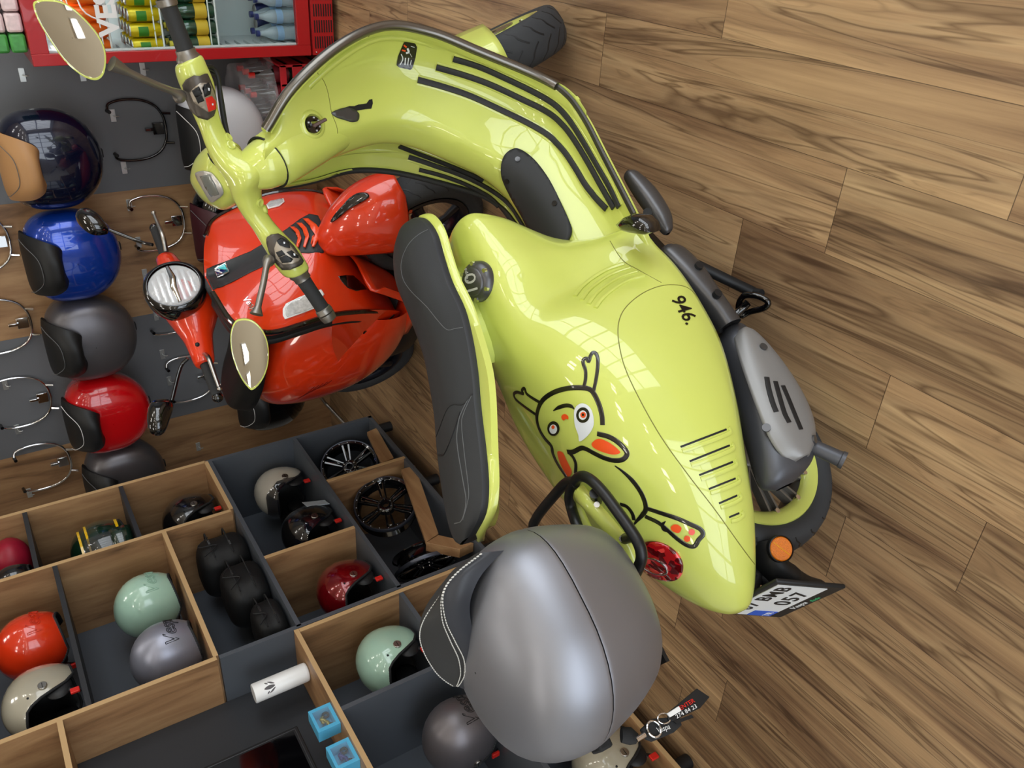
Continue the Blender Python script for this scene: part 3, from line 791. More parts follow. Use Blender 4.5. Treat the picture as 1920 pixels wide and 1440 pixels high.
# ---- tail light, indicator, reflector, mudguard and plate
tl = surf_poly(SF, bodb, [(1201, 1020), (1222, 1014), (1248, 1020), (1270, 1036), (1281, 1056), (1279, 1076), (1264, 1086), (1240, 1084), (1214, 1072), (1197, 1052), (1192, 1034)], .002, 6)
tlo = obj('tail_light', tl, REDL, sc, ang=60, solid=.008, off=0)
c_, n_ = SF.hit(bodb, 1233, 1050)
b = on_surface(SF, bodb, [(1203, 1048), (1214, 1042), (1232, 1045), (1248, 1056), (1254, 1068), (1246, 1073), (1228, 1070), (1210, 1060)], .004, .004, 5, True, .007)
obj('chrome_ring', b, CHR, tlo)
CLR = mat('indicator_lens', (190, 185, 160), .1, coat=1)
b = surf_poly(SF, bodb, [(1418, 940), (1424, 955), (1427, 985), (1427, 1015), (1423, 1036), (1420, 1030), (1419, 1000), (1418, 970)], .002, 5)
if b.f: obj('indicator', b, CLR, sc, solid=.005, off=1)
fpx = [(1151, 421), (1165, 409), (1180, 403), (1198, 406), (1212, 420), (1217, 437), (1205, 441), (1180, 438), (1162, 433)]
fc2 = [SF.Z(x, y, .388) for x, y in fpx]; cen_ = np.mean(fc2, 0)
obj('footpeg_cover', MB().grid([[cen_ + (q - cen_) * k_ + np.array([0, 0, h_]) for q in fc2] for k_, h_ in ((.02, .010), (.5, .009), (.85, .003), (1, -.006), (1, -.022), (.9, -.04))], False, True), BLKG, sc, ang=50)
# rear mudguard arm
hug = MB()
hp = [(P(1425, 1010, -.03), .03), (P(1440, 1060, -.01), .034), (P(1470, 1085, .0), .034), (P(1505, 1098, .0), .024), (P(1535, 1100, .0), .016)]
hug.tube(cr([a for a, _ in hp], 4), list(np.interp(np.arange(17), np.arange(5) * 4, [r_ for _, r_ in hp])), 12, asp=1.6)
obj('mudguard_arm', hug, BLK, sc, ang=60)
ref_c = P(1463, 1029, -.075); rn = nrm((-.25, -.93, .25))
ro = obj('reflector', MB().lathe([(0, .006), (.024, .006), (.026, .004), (.0265, -.004), (0, -.004)], ref_c, rn, 28), AMB, sc)
for a_ in (0.6, 0.6 + PI):
    q_ = nrm(np.cross(rn, (0, 0, 1))); w_ = np.cross(rn, q_); d_ = math.cos(a_) * q_ + math.sin(a_) * w_
    obj('reflector_rib', MB().tube([ref_c + rn * .0062, ref_c + rn * .0062 + d_ * .023], .0012, 5), mat('reflector_rib', (230, 160, 40), .3), ro)
obj('reflector_rim', MB().lathe([(.0262, -.004), (.0272, .006), (.0290, .005), (.0295, -.006), (0, -.008)], ref_c, rn, 28), BLK, ro)
# number plate, seen from its upper side, tilted back
n0 = None
PA, PB_, PC_ = P(1480, 1086, -.11), None, None
pc = np.array([-.372, .0, .265])
pn = nrm((-.80, 0, .60)); pu = np.array([0, 1.0, 0]); pu = -pu; pv = np.cross(pn, pu)
if pv[2] < 0: pv = -pv; 
def fit_plate():
    """find the plate plane so that its corners land where the photograph has them"""
    best = None
    tgt = np.array([(1460, 1087), (1566, 1103), (1476, 1145)], float)    # near top, near bottom, far bottom corner of the frame
    for tilt in np.arange(5, 75, 5.0):
        pn = np.array([-math.cos(R(tilt)), 0, math.sin(R(tilt))]); pu = np.array([0, -1.0, 0]); pv = np.cross(pn, pu); pv = pv if pv[2] > 0 else -pv
        for x in np.arange(-.42, -.25, .01):
            for z in np.arange(.20, .36, .01):
                c = np.array([x, 0, z]); e = 0
                for (su, sv), t in zip(((1, 1), (1, -1), (-1, -1)), tgt):
                    q = c + su * .115 * pu + sv * .085 * pv
                    w = MC @ (SF.A.T @ q + SF.o - CAM); e += ((960 + FPX * w[0] / w[2] - t[0]) ** 2 + (720 + FPX * w[1] / w[2] - t[1]) ** 2) * (.3 if (su, sv) == (1, 1) else 1)
                if best is None or e < best[0]: best = (e, c, pn, pu, pv, tilt)
    return best
e_, pc, pn, pu, pv, tl_ = fit_plate()
print('plate', e_, pc, tl_)
pl = obj('number_plate', place(MB().box((0, 0, 0), (.232, .172, .010)), pc, pu, pv), BLK, sc, bev=.004)
PW = mat('plate_white', (222, 226, 228), .35); PBL = mat('plate_blue', (40, 90, 200), .4)
place_ = lambda m_, u, v, h=.0055: place(m_, pc + pu * u + pv * v + pn * h, pu, pv)
obj('plate_face', place_(MB().box((0, 0, 0), (.206, .122, .002)), 0, .014), PW, pl)
obj('blue_band', place_(MB().box((0, 0, 0), (.034, .118, .001)), -.084, .014, .0070), PBL, pl) if False else obj('blue_band', place_(MB().box((0, 0, 0), (.033, .060, .001)), -.085, -.015, .0070), PBL, pl)
obj('lettering', place_(text_mb('07 BMB', .048, .0006, bold=.0004, space=1.08), .014, .046, .0070), BLK, pl)
obj('lettering', place_(text_mb('057', .056, .0006, bold=.0004, space=1.1), .026, -.014, .0070), BLK, pl)
obj('lettering', place_(text_mb('TR', .022, .0006), -.085, -.030, .0078), PW, pl)
obj('lettering', place_(text_mb('Vespa', .022, .0004, .4), -.02, -.064, .0056), PW, pl)
obj('lettering', place_(text_mb('Sade', .016, .0004, .4), .03, -.070, .0056), mat('green_print', (60, 170, 110), .4), pl)
obj('plate_bracket', MB().tube([pc + pv * .07 - pn * .01, pc + pv * .04 - pn * .05, (-.27, 0, .34), (-.2, 0, .40)], .014, 10), BLK, sc)
# ---- wheels
RIMD = mat('dark_alloy', (122, 119, 113), .4, .35)
def tyre_mb(c, ax, Rr=.235, w=.12):
    prof = [(.150, .030), (.166, .040), (.178, .052), (.195, .060), (.212, .058), (.225, .044), (.232, .024), (.235, 0)]
    prof = [(r_ / .235 * Rr, h / .12 * w) for r_, h in prof]
    prof = prof + [(r_, -h) for r_, h in prof[-2::-1]]
    return MB().lathe(cr([(a, b, 0) for a, b in prof], 3)[:, :2], c, ax, 64)
def tread_mb(c, ax, n=26, Rr=.235):
    """shallow bent grooves as a dark inlay on the tread"""
    c = np.array(c, float); ax = nrm(ax); x = np.array([1.0, 0, 0]); x = nrm(x - ax * (x @ ax)); y = np.cross(ax, x); mb = MB()
    def pt(a, h):
        hh = abs(h); r_ = np.interp(hh, [0, .024, .044, .058, .060], [.235, .232, .225, .212, .195]) * Rr / .235 + .0004
        return c + r_ * (math.cos(a) * x + math.sin(a) * y) + h * ax
    for k in range(n):
        a = 2 * PI * k / n
        for s in (-1, 1):
            L_ = [pt(a + (0 if s > 0 else PI / n) + da, s * h) for da, h in ((0, .004), (.05, .012), (.11, .026), (.13, .036), (.20, .048), (.23, .056))]
            N_ = [nrm(q - c - ax * ((q - c) @ ax) * .4) for q in L_]
            r_ = ribbon(cr(L_, 3), [N_[min(i // 3, 5)] for i in range(16)], .0055, .0016)
            mb.add(r_.v, r_.f)
    return mb
def wheel(parent, name, c, ax, near, ring=None, rim=RIMD, n=10, Rr=.235, bolts=True):
    """near: +1/-1, the side of the axle that faces the photographer"""
    ax = nrm(ax); c = np.array(c, float); k = Rr / .235
    w = obj(name, MB().lathe([(.030, -.03), (.030, .035), (.024, .040), (0, .040)], c, ax * near, 24).lathe([(.150 * k, -.045), (.140 * k, -.02), (.138 * k, .02), (.150 * k, .045)], c, ax * near, 48), rim, parent, ang=50, bev=0)
    obj('tyre', tyre_mb(c, ax, Rr), TYRE, w, ang=60)
    obj('tread_groove', tread_mb(c, ax, Rr=Rr), BLK, w)
    fl = [(.142, .040), (.146, .048), (.158, .0545), (.177, .0565), (.180, .051)] if ring else [(.138, .03), (.150, .046), (.160, .050), (.168, .050), (.170, .045)]
    obj('rim_flange', MB().lathe([(a * k, b) for a, b in fl], c, ax * near, 56), ring or rim, w, ang=50)
    x = np.array([1.0, 0, 0]); x = nrm(x - ax * (x @ ax)); y = np.cross(ax, x)
    for i in range(n):
        a = 2 * PI * i / n + .15; d = math.cos(a) * x + math.sin(a) * y; e = -math.sin(a) * x + math.cos(a) * y; N = ax * near
        acc = MB()
        for s in (-1, 1):
            a0, b0 = c + d * .030 + e * s * .0075, c + d * .146 * k + e * s * .0125
            q = MB().add([a0 + N * .036 - e * .002, b0 + N * .042 - e * .0028, b0 + N * .018 - e * .0028, a0 + N * .012 - e * .002, a0 + N * .036 + e * .002, b0 + N * .042 + e * .0028, b0 + N * .018 + e * .0028, a0 + N * .012 + e * .002],
                         [(0, 1, 2, 3), (4, 7, 6, 5), (0, 4, 5, 1), (3, 2, 6, 7), (1, 5, 6, 2), (0, 3, 7, 4)]); acc.add(q.v, q.f)
        q = MB().add([c + d * .03 + e * .0075 + N * .024, c + d * .146 * k + e * .0125 + N * .028, c + d * .146 * k - e * .0125 + N * .028, c + d * .03 - e * .0075 + N * .024,
                      c + d * .03 + e * .0075 + N * .018, c + d * .146 * k + e * .0125 + N * .022, c + d * .146 * k - e * .0125 + N * .022, c + d * .03 - e * .0075 + N * .018], [(0, 1, 2, 3), (4, 7, 6, 5), (0, 4, 5, 1), (3, 2, 6, 7), (1, 5, 6, 2), (0, 3, 7, 4)]); acc.add(q.v, q.f)
        obj('spoke', acc, rim, w)
        if bolts: obj('bolt', MB().cyl(c + d * .146 * k + N * .046, c + d * .146 * k + N * .052, .0062, 8), CHR, w)
    return w
YAX = (0, 1, 0)
wheel(sc, 'rear_wheel', (0, 0, .235), YAX, -1, ring=YEL, n=12)
# front wheel and fender turn with the bars
TH, RKA = R(46), R(27)
BF = np.array([math.cos(RKA), 0, math.sin(RKA)]); BA = np.array([-math.sin(RKA), 0, math.cos(RKA)])
BB = math.cos(TH) * np.array([0, 1.0, 0]) - math.sin(TH) * BF      # towards the left grip
BG = math.cos(TH) * BF + math.sin(TH) * np.array([0, 1.0, 0])      # forward
BC = np.array([1.022, 0, 1.055])
FWC = np.array([1.385, .035, .2235])
THW = R(54)
WB_ = math.cos(THW) * np.array([0, 1.0, 0]) - math.sin(THW) * BF; WG = math.cos(THW) * BF + math.sin(THW) * np.array([0, 1.0, 0])
wheel(sc, 'front_wheel', FWC, WB_, -1, ring=YEL, n=12)
# fender: wraps the wheel from front to back over the top
def wpt(ang, r_, h):       # ang from forward direction, in the wheel plane
    d = nrm(WG - WB_ * (WG @ WB_)); u = np.cross(d, WB_); u = u if u[2] > 0 else -u
    return FWC + r_ * (math.cos(ang) * d + math.sin(ang) * u) + h * WB_
FG = []
for ang, wd, dz in ((R(-8), .035, .016), (R(5), .068, .02), (R(30), .085, .03), (R(60), .095, .04), (R(95), .100, .05), (R(118), .098, .042), (R(140), .094, .034)):
    row = []
    for t in np.linspace(-1, 1, 9):
        row.append(wpt(ang, .235 + dz - .15 * abs(t) ** 2.8, t * wd))
    FG.append(row)
obj('front_fender', MB().grid(crgrid(FG, 5, 3)), YEL, sc, ang=60, solid=.004, off=1)
obj('fork_link', MB().tube([FWC + BB * .085, FWC + BB * .09 + BA * .15, BC + BB * .03 - BA * .55], .022), BLK, sc)
obj('front_brake_disc', MB().lathe([(.05, .0), (.10, .0), (.10, .004), (.05, .004), (.05, 0)], FWC + WB_ * -.060, WB_, 32), STEEL, sc)

# ---- exhaust and its heat shield, swing cover, stand
def SY_(px, py, y): return SF.Y(px, py, y)
EX = mat('exhaust_grey', (84, 86, 92), .42, .5); EXS = mat('heat_shield_grey', (140, 140, 140), .45, .4)
# loft: (centre px, centre y, half height along image, ...) built in the scooter's own axes
def sil(rows, n=20, p=2.6):
    """rows: x, z, half height, half depth, y centre"""
    G = []
    for x, z, hh, hd, yc, tz in rows:
        ring = []
        for a in np.arange(n) * 2 * PI / n:
            ca, sa = math.cos(a), math.sin(a)
            ring.append((x + tz * sa * hh, yc + hd * math.copysign(abs(ca) ** (2 / p), ca), z + hh * math.copysign(abs(sa) ** (2 / p), sa)))
        G.append(ring)
    return G
ER = [(.26, .212, .012, .02, -.172, 0), (.25, .213, .030, .034, -.174, 0), (.20, .220, .046, .045, -.176, 0), (.12, .232, .060, .052, -.178, 0), (.05, .246, .072, .054, -.178, 0), (-.02, .265, .079, .054, -.178, 0), (-.07, .285, .078, .050, -.177, 0), (-.10, .305, .062, .040, -.176, 0), (-.118, .322, .022, .015, -.175, 0)]
obj('exhaust', MB().grid(crgrid(sil(ER), 4, 1, False, True), False, True), EX, sc, ang=60)
shg = []
for x, z, hh, yy in [(.232, .216, .014, -.222), (.215, .218, .032, -.230), (.17, .226, .050, -.238), (.11, .236, .064, -.243), (.04, .250, .072, -.246), (-.02, .265, .070, -.246), (-.062, .277, .052, -.243), (-.085, .285, .020, -.238)]:
    shg.append([(x, yy + .022 * abs(t) ** 3, z + t * hh) for t in np.linspace(-1, 1, 9)])
SH = MB().grid(crgrid(shg, 4, 3)); shb = SH.bvh()
hs = obj('heat_shield', SH, EXS, sc, ang=60, solid=.004, off=0)
for pix in ([(1437, 708), (1441, 730), (1448, 755), (1455, 773)], [(1453, 716), (1461, 745), (1470, 775), (1479, 793)], [(1467, 724), (1478, 750), (1491, 782), (1501, 806)]):
    b = on_surface(SF, shb, pix, .012, .003, 5, taper=False, lift=.002)
    if b.v: obj('shield_slot', b, BLK, hs)
for q in ((1430, 652), (1437, 803), (1524, 824)):
    p, n = SF.hit(shb, *q)
    if p is None: p, n = SF.Y(q[0], q[1], -.247), np.array([0, -1.0, 0])
    n = n if n[1] < 0 else -n
    obj('shield_bolt', MB().cyl(p, p + n * .006, .009, 14), GUN, hs)
obj('tail_pipe', MB().lathe([(.016, -.02), (.017, .04), (.019, .042), (.0195, .05), (.015, .05), (.014, .0)], (-.085, -.222, .222), nrm((-.80, -.35, -.42)), 24), EX, sc)
# dark swing cover from under the body to the exhaust
sw = [(.485, .275, .016, .016, -.205, 0), (.465, .272, .030, .022, -.212, 0), (.41, .262, .034, .026, -.215, 0), (.35, .252, .030, .027, -.212, 0), (.30, .243, .026, .028, -.208, 0), (.252, .236, .026, .026, -.206, 0)]
so2 = obj('exhaust_pipe_cover', MB().grid(crgrid(sil(sw), 4, 1, False, True), False, True), GUN, sc, ang=60)
for q in ((1310, 499), (1345, 551)):
    p = SF.Y(*q, -.243); obj('cover_bolt', MB().cyl(p + (0, .006, 0), p + (0, -.005, 0), .010, 16), BLK, so2)
eng = MB()
eng.grid(crgrid(sil([(.62, .26, .03, .12, 0, 0), (.58, .25, .06, .15, 0, 0), (.40, .24, .08, .15, -.01, 0), (.22, .25, .09, .13, 0, 0), (.12, .25, .07, .05, .1, 0)], 20), 3, 1, False, True), False, True)
obj('engine_case', eng, BLK, sc, ang=60)
obj('engine_case', MB().grid(crgrid(sil([(.22, .25, .07, .04, .115, 0), (.1, .245, .09, .045, .125, 0), (-.02, .235, .07, .04, .125, 0), (-.06, .235, .03, .02, .12, 0)], 16), 3, 1, False, True), False, True), BLK, sc, ang=60)
# folded rear footpegs/foot lever beside the floor
fl = [(.715, .250, .008, .010, -.205, 0), (.70, .248, .018, .018, -.208, 0), (.64, .243, .026, .024, -.212, 0), (.57, .240, .024, .022, -.212, 0), (.53, .245, .014, .014, -.210, 0), (.52, .248, .005, .005, -.208, 0)]
fo = obj('side_foot_rest', MB().grid(crgrid(sil(fl), 4, 1, False, True), False, True), GUN, sc, ang=60)
obj('cover_bolt', MB().cyl(SF.Y(1214, 398, -.236), SF.Y(1214, 398, -.246), .010, 16), BLK, fo)
stn = MB()
stn.tube([SF.Z(1372, 598, .11), SF.Z(1388, 582, .08), SF.Z(1402, 568, .07)], .010)
stn.tube(cr([SF.Z(1385, 572, .075), SF.Z(1395, 555, .07), SF.Z(1420, 555, .06), SF.Z(1440, 566, .05), SF.Z(1432, 578, .05), SF.Z(1405, 585, .06), SF.Z(1388, 592, .075)], 4, True), .008, 10, closed=True)
sto = obj('stand_lever', stn, BLKG, sc, ang=60)
obj('centre_stand', MB().tube([(.50, -.12, .16), (.36, -.12, .012)], .014).tube([(.50, .12, .16), (.36, .12, .012)], .014).tube([(.36, -.12, .012), (.34, -.14, .012)], .012).tube([(.36, .12, .012), (.34, .14, .012)], .012).tube([(.5, -.12, .16), (.5, .12, .16)], .016), BLK, sc)

# ---- handlebar, turned to the left
def bp(g, b, a): return BC + g * BG + b * BB + a * BA
def barp(px, py, ax, v):
    n = {'a': BA, 'b': BB, 'g': BG}[ax]; return SF.plane(px, py, n, n @ BC + v)
hb = MB(); rows = []
for b, g, a, rg, ra in [(.262, .012, .004, .024, .022), (.256, .014, .006, .031, .029), (.235, .018, .008, .036, .031), (.200, .024, .008, .037, .031), (.165, .034, .010, .031, .027), (.125, .044, .012, .024, .024), (.085, .048, .014, .026, .026), (.045, .040, .012, .036, .032), (.02, .024, .008, .047, .038), (0, .018, .006, .050, .040)]:
    rows.append((b, g, a, rg, ra))
rows = rows + [(-b, g, a, rg, ra) for b, g, a, rg, ra in rows[-2::-1]]
HG = [[bp(g + rg * math.copysign(abs(math.cos(t)) ** .8, math.cos(t)), b, a + ra * math.copysign(abs(math.sin(t)) ** .8, math.sin(t))) for t in np.arange(18) * 2 * PI / 18] for b, g, a, rg, ra in rows]
hb.grid(crgrid(HG, 4, 1, False, True), False, True); hb_b = hb.bvh()
hbo = obj('handlebar', hb, YEL, sc, ang=60)
# neck down to the column
obj('steering_neck', MB().grid(crgrid([[bp(g + .052 * s_ * math.cos(t), .050 * s_ * math.sin(t), a) for t in np.arange(24) * PI / 12] for a, g, s_ in ((-.048, -.004, 1.16), (-.036, -.002, 1.12), (-.02, .0, 1.04), (0, .008, .85), (.02, .012, .55))], 3, 1, False, True), False, True), YEL, hbo, ang=60)
nx_ = nrm(np.cross(BA, (0, 1, 0))); ny_ = np.cross(BA, nx_)
obj('neck_gap', MB().tube([BC - BA * .050 + .0612 * (math.cos(t) * nx_ + math.sin(t) * ny_) for t in np.arange(40) * PI / 20], .003, 6, closed=True), BLK, hbo)
obj('steering_column', MB().lathe([(.058, -.053), (.063, -.056), (.067, -.10), (.067, -.40), (.06, -.55)], BC, BA, 40), YEL, sc, ang=60)
GRIP = mat('black_grip_rubber', (40, 41, 42), .7, bump=.3, bscale=1500)
for s in (-1, 1):
    g0, g1 = bp(.012, s * .262, .004), bp(-.002, s * .368, -.002); d = nrm(g1 - g0)
    gr = obj('grip', MB().tube([g0 + d * .018, g0 + d * .05, g1], [.0185, .0175, .0175], 24), GRIP, hbo)
    obj('grip_collar', MB().lathe([(.016, -.004), (.026, -.002), (.0255, .004), (.021, .010), (.021, .020), (.018, .020)], g0, d, 32), SATIN, gr)
    obj('grip_ring', MB().lathe([(.018, -.002), (.0205, 0), (.0215, .012), (.019, .014)], g1, d, 32), SATIN, gr)
    obj('grip_end', MB().lathe([(.0165, .014), (.0205, .016), (.0205, .024), (.018, .034), (.010, .038), (0, .038)], g1, d, 32), SATIN, gr)
# switch pods: outline traced on the bar surface
POD = mat('switch_pod_grey', (88, 82, 76), .38, .6); PODL = mat('switch_plate', (170, 160, 146), .4, .7)
def on_bar(pix, lift, m_, name, par, thick=0, step=4, sm=False):
    b = surf_poly(SF, hb_b, pix, lift, step, 4, sm)
    if b.f: return obj(name, b, m_, par, ang=50, solid=thick, off=1)
    return par
for pod, plate, btn in [
    ([(347, 158), (352, 148), (372, 143), (385, 139), (390, 150), (398, 170), (401, 185), (400, 205), (397, 215), (388, 222), (375, 217), (362, 205), (354, 185)],
     [(360, 170), (368, 160), (374, 154), (388, 155), (395, 172), (400, 190), (398, 203), (388, 207), (378, 198), (368, 188)],
     [([(363, 166), (372, 160), (377, 172), (368, 177)], BLK, 0), ([(368, 178), (377, 175), (381, 185), (373, 190)], BLK, 0), ([(378, 158), (386, 154), (390, 162), (388, 173), (381, 177)], BLK, 1), ([(383, 180), (392, 177), (398, 188), (399, 202), (389, 206), (386, 194)], REDP, 2)]),
    ([(502, 448), (508, 441), (520, 440), (533, 448), (548, 463), (560, 480), (566, 490), (563, 496), (548, 502), (532, 503), (520, 490), (508, 470)],
     [(517, 465), (519, 452), (530, 454), (542, 464), (553, 478), (559, 486), (556, 491), (547, 494), (533, 493), (522, 482)],
     [([(519, 453), (527, 450), (538, 459), (541, 467), (532, 466), (524, 460)], BLK, 1), ([(521, 472), (529, 470), (535, 477), (526, 480)], BLK, 0), ([(527, 481), (536, 478), (546, 486), (545, 490), (532, 490)], BLK, 0), ([(537, 473), (544, 471), (555, 481), (556, 484), (545, 484)], BLK, 1)])]:
    po = on_bar(pod, .001, POD, 'switch_pod', hbo, .007)
    on_bar(plate, .0085, PODL, 'switch_plate', po, .0015, 3)
    for q, m_, k in btn:
        bo = on_bar(q, .0105, m_, 'switch', po, .003, 3)
        if k:
            cx, cy = np.mean([a for a, _ in q]), np.mean([b for _, b in q])
            on_bar([(cx - 1.6, cy - 2.2), (cx + 1.8, cy - 1.2), (cx + 1.4, cy + 2.2), (cx - 1.2, cy + 1.8)], .0145, WHD, 'symbol', bo, 0, 3, False)
for q in ((428, 258), (433, 272), (487, 380), (497, 392)):
    p, n = SF.hit(hb_b, *q)
    if p is not None:
        n = n if n @ SF.ray(*q) < 0 else -n
        obj('bar_boss', MB().lathe([(.010, -.004), (.0105, .003), (.008, .0045), (.004, .002), (0, .002)], p, n, 20), YEL, hbo)
# instrument pod and headlamp shell in front of the bar
ia = .030
IPX = [(358, 305), (370, 287), (385, 278), (398, 282), (404, 298), (418, 312), (430, 330), (440, 350), (443, 365), (436, 385), (420, 397), (405, 395), (380, 380), (362, 358), (352, 335)]
IO = [SF.plane(x, y, nrm(BA + BG * .15), nrm(BA + BG * .15) @ (BC + ia * BA + .04 * BG)) for x, y in IPX]
ic = np.mean(IO, 0)
rowsI = []
for s_, dz in ((0.02, .020), (.35, .019), (.62, .014), (.82, .006), (.95, -.004), (1.0, -.016), (.99, -.03), (.92, -.05), (.78, -.075), (.5, -.09), (.02, -.095)):
    rowsI.append([ic + (q - ic) * s_ + BA * dz for q in IO])
ip = MB().grid(crgrid(rowsI, 3, 3, False, True), False, True); ipb = ip.bvh()
ipo = obj('instrument_pod', ip, YEL, sc, ang=60)
def on_ip(pix, lift, m_, name, par, thick=0, sm=False):
    b = surf_poly(SF, ipb, pix, lift, 4, 4, sm)
    return obj(name, b, m_, par, ang=40, solid=thick, off=1) if b.f else par
bz = on_ip([(369, 324), (380, 320), (395, 322), (405, 331), (415, 345), (420, 358), (418, 365), (408, 373), (400, 378), (393, 372), (380, 350), (371, 334)], .001, mat('silver_bezel', (205, 203, 198), .3, .6), 'display_bezel', ipo, .003, True)
on_ip([(378, 329), (396, 326), (406, 345), (413, 362), (399, 367), (388, 350)], .0048, mat('grey_display', (118, 122, 116), .2, coat=1), 'display', bz, .001)
b = on_surface(SF, ipb, [(390, 288), (396, 300), (405, 310), (416, 318), (428, 335), (438, 352), (443, 366)], .004, .003, 5)
if b.v: obj('pod_gap', b, BLK, ipo)
# lamp at the front of the pod
obj('headlamp', MB().lathe([(0, .012), (.04, .010), (.055, .004), (.057, 0), (.05, -.02)], ic + BG * .05 - BA * .062, nrm(BG - BA * .35), 36), mat('headlamp_glass', (220, 225, 230), .05, .3, coat=1), ipo)
# mirrors
MIRR = mat('mirror_glass', (205, 200, 190), .02, 1)
MPX = {1: [(441, 602), (455, 597), (472, 600), (488, 613), (500, 635), (504, 662), (501, 690), (490, 715), (475, 730), (466, 727), (452, 708), (440, 680), (433, 650), (433, 622)],
       -1: [(62, 8), (72, 0), (92, -1), (115, 3), (140, 18), (168, 45), (190, 75), (199, 105), (196, 135), (186, 148), (172, 149), (150, 139), (120, 112), (92, 72), (72, 38)]}
for s in (-1, 1):
    mn = nrm(-BG + BA * .85 - BB * s * .12)
    mc = bp(.0, s * .37, .20)
    O = np.array([SF.plane(x, y, mn, mn @ mc) for x, y in MPX[s]]); O = cr(O, 3, True); c = O.mean(0)
    def ring(k, h): return [c + (q - c) * k + mn * h for q in O]
    mo = obj('mirror', MB().grid([ring(.01, -.030), ring(.5, -.028), ring(.85, -.018), ring(1.0, -.003), ring(1.0, .002), ring(.955, .003), ring(.945, .0)], False, True), YEL, sc, ang=50)
    obj('mirror_glass', MB().grid([ring(.95, .0005), ring(.6, .0012), ring(.01, .0014)], False, True, False), MIRR, mo, ang=60)
    if s > 0: pth = [barp(505, 487, 'g', .02), barp(500, 498, 'g', .01), barp(494, 530, 'g', 0), barp(485, 570, 'g', -.01), barp(480, 592, 'g', -.02)]
    else: pth = [barp(338, 182, 'g', .02), barp(328, 173, 'g', .01), barp(290, 158, 'g', 0), barp(250, 140, 'g', -.01), barp(208, 121, 'g', -.02)]
    pth[-1] = pth[-1] - mn * .01
    pp = cr(pth, 6); m = len(pp); rr = np.interp(np.linspace(0, 1, m), [0, .12, .22, .3, .8, .93, 1], [.015, .014, .010, .0075, .0078, .013, .0155])
    obj('mirror_stem', MB().tube(pp, rr, 16), SATIN, mo, ang=60)
# cables at the right hand
cb = MB()
for o in (0, .008, .016):
    cb.tube(cr([barp(372 + o * 500, 128, 'g', .03), barp(395, 125 + o * 900, 'g', .04), barp(408, 145, 'g', .045), barp(414 + o * 200, 190, 'g', .05), barp(420 + o * 200, 228, 'g', .05), barp(430, 262, 'g', .04)], 5), .0038 + (.0015 if o == 0 else 0), 8)
obj('cables', cb, BLK, sc)
# ================================================================ top cases (one on the scooter's rack, the same kind on the wall)
CM = {}
def case_rows():
    """rings of the shell in the case's own axes: x forward, y left, z up, base at z = 0; half plan given by angle"""
    def plan(hx, hy, xc, n=44, front=3.2, rear=2.05):
        r_ = []
        for a in np.arange(n) * 2 * PI / n:
            ca, sa = math.cos(a), math.sin(a); p = front if ca > 0 else rear
            r_.append((xc + hx * math.copysign(abs(ca) ** (2 / p), ca), hy * math.copysign(abs(sa) ** (2 / p), sa)))
        return r_
    rows = [(0.0, .02, .02, .0), (0.0, .130, .135, .0), (.006, .150, .155, .0), (.03, .166, .175, .0), (.08, .184, .198, -.002), (.135, .198, .213, -.003), (.163, .203, .219, -.004), (.170, .203, .219, -.004)]
    base = [[(x, y, z) for x, y in plan(hx, hy, xc)] for z, hx, hy, xc in rows]
    rows = [(.173, .204, .220, -.004), (.180, .2045, .2205, -.004), (.215, .201, .217, -.004), (.246, .190, .205, -.004), (.274, .170, .184, -.004), (.293, .142, .152, -.003), (.306, .103, .108, -.001), (.313, .058, .058, .0), (.315, .002, .002, .0)]
    lid = [[(x, y, z) for x, y in plan(hx, hy, xc)] for z, hx, hy, xc in rows]
    return base, lid
CB_, CL_ = case_rows()
def build_case(parent, paint, pad_m, piping=None, stitch=None, own_pad=None, tr=lambda m: m):
    """parts of one case; tr maps the case's own axes to the parent's"""
    b = obj('case_base', tr(MB().grid(crgrid(CB_, 2, 1, False, True), False, True)), paint, parent, ang=60)
    l = obj('case_lid', tr(MB().grid(crgrid(CL_, 2, 1, False, True), False, True)), paint, parent, ang=60)
    obj('case_gap', tr(MB().grid([CB_[-1], [(x * .985, y * .985, z + .0015) for x, y, z in CB_[-1]], CL_[0]], False, True)), BLK, parent)
    if own_pad is None: obj('mount_bracket', tr(MB().box((0, 0, -.068), (.16, .12, .138))), DRK, parent)
    lk = obj('lock', tr(MB().box((-.206, 0, .150), (.022, .040, .030))), DRK, parent, bev=.005)
    if own_pad is None:
        # padded backrest on the front half of the lid
        F = [(.205, .205), (.212, .235), (.185, .31), (.13, .372), (.085, .385), (.065, .365), (.06, .315)]
        G = []
        for k, (x, z) in enumerate(F):
            w = [.148, .152, .147, .132, .108, .080, .05][k]; row = []
            for t in np.linspace(-1, 1, 13):
                y = t * w; e = abs(t) ** 4
                row.append((x - .012 * e, y, z - (.050 if 2 <= k <= 5 else .03) * abs(t) ** 3))
            G.append(row)
        pm = MB().grid(crgrid(G, 4, 3))
        # closed sides
        A = crgrid(G, 4, 3); c0 = A[:, 0].mean(0); c1 = A[:, -1].mean(0)
        for s_, ring in ((0, A[:, 0]), (-1, A[:, -1])):
            b0 = len(pm.v); pm.add(list(ring) + [ring.mean(0) - (0, 0, .01)], [(i, i + 1, len(ring)) for i in range(len(ring) - 1)])
        po = obj('backrest_pad', tr(pm), pad_m, parent, ang=60)
        line = cr([(.206, -.13, .23), (.19, -.11, .285), (.155, -.06, .335), (.148, 0, .352), (.155, .06, .335), (.19, .11, .285), (.206, .13, .23)], 6) + np.array([.004, 0, .008])
        obj('piping', tr(MB().tube(line, .003 if piping else .0016, 6)), piping or stitch or STITCH, po)
    return b, l
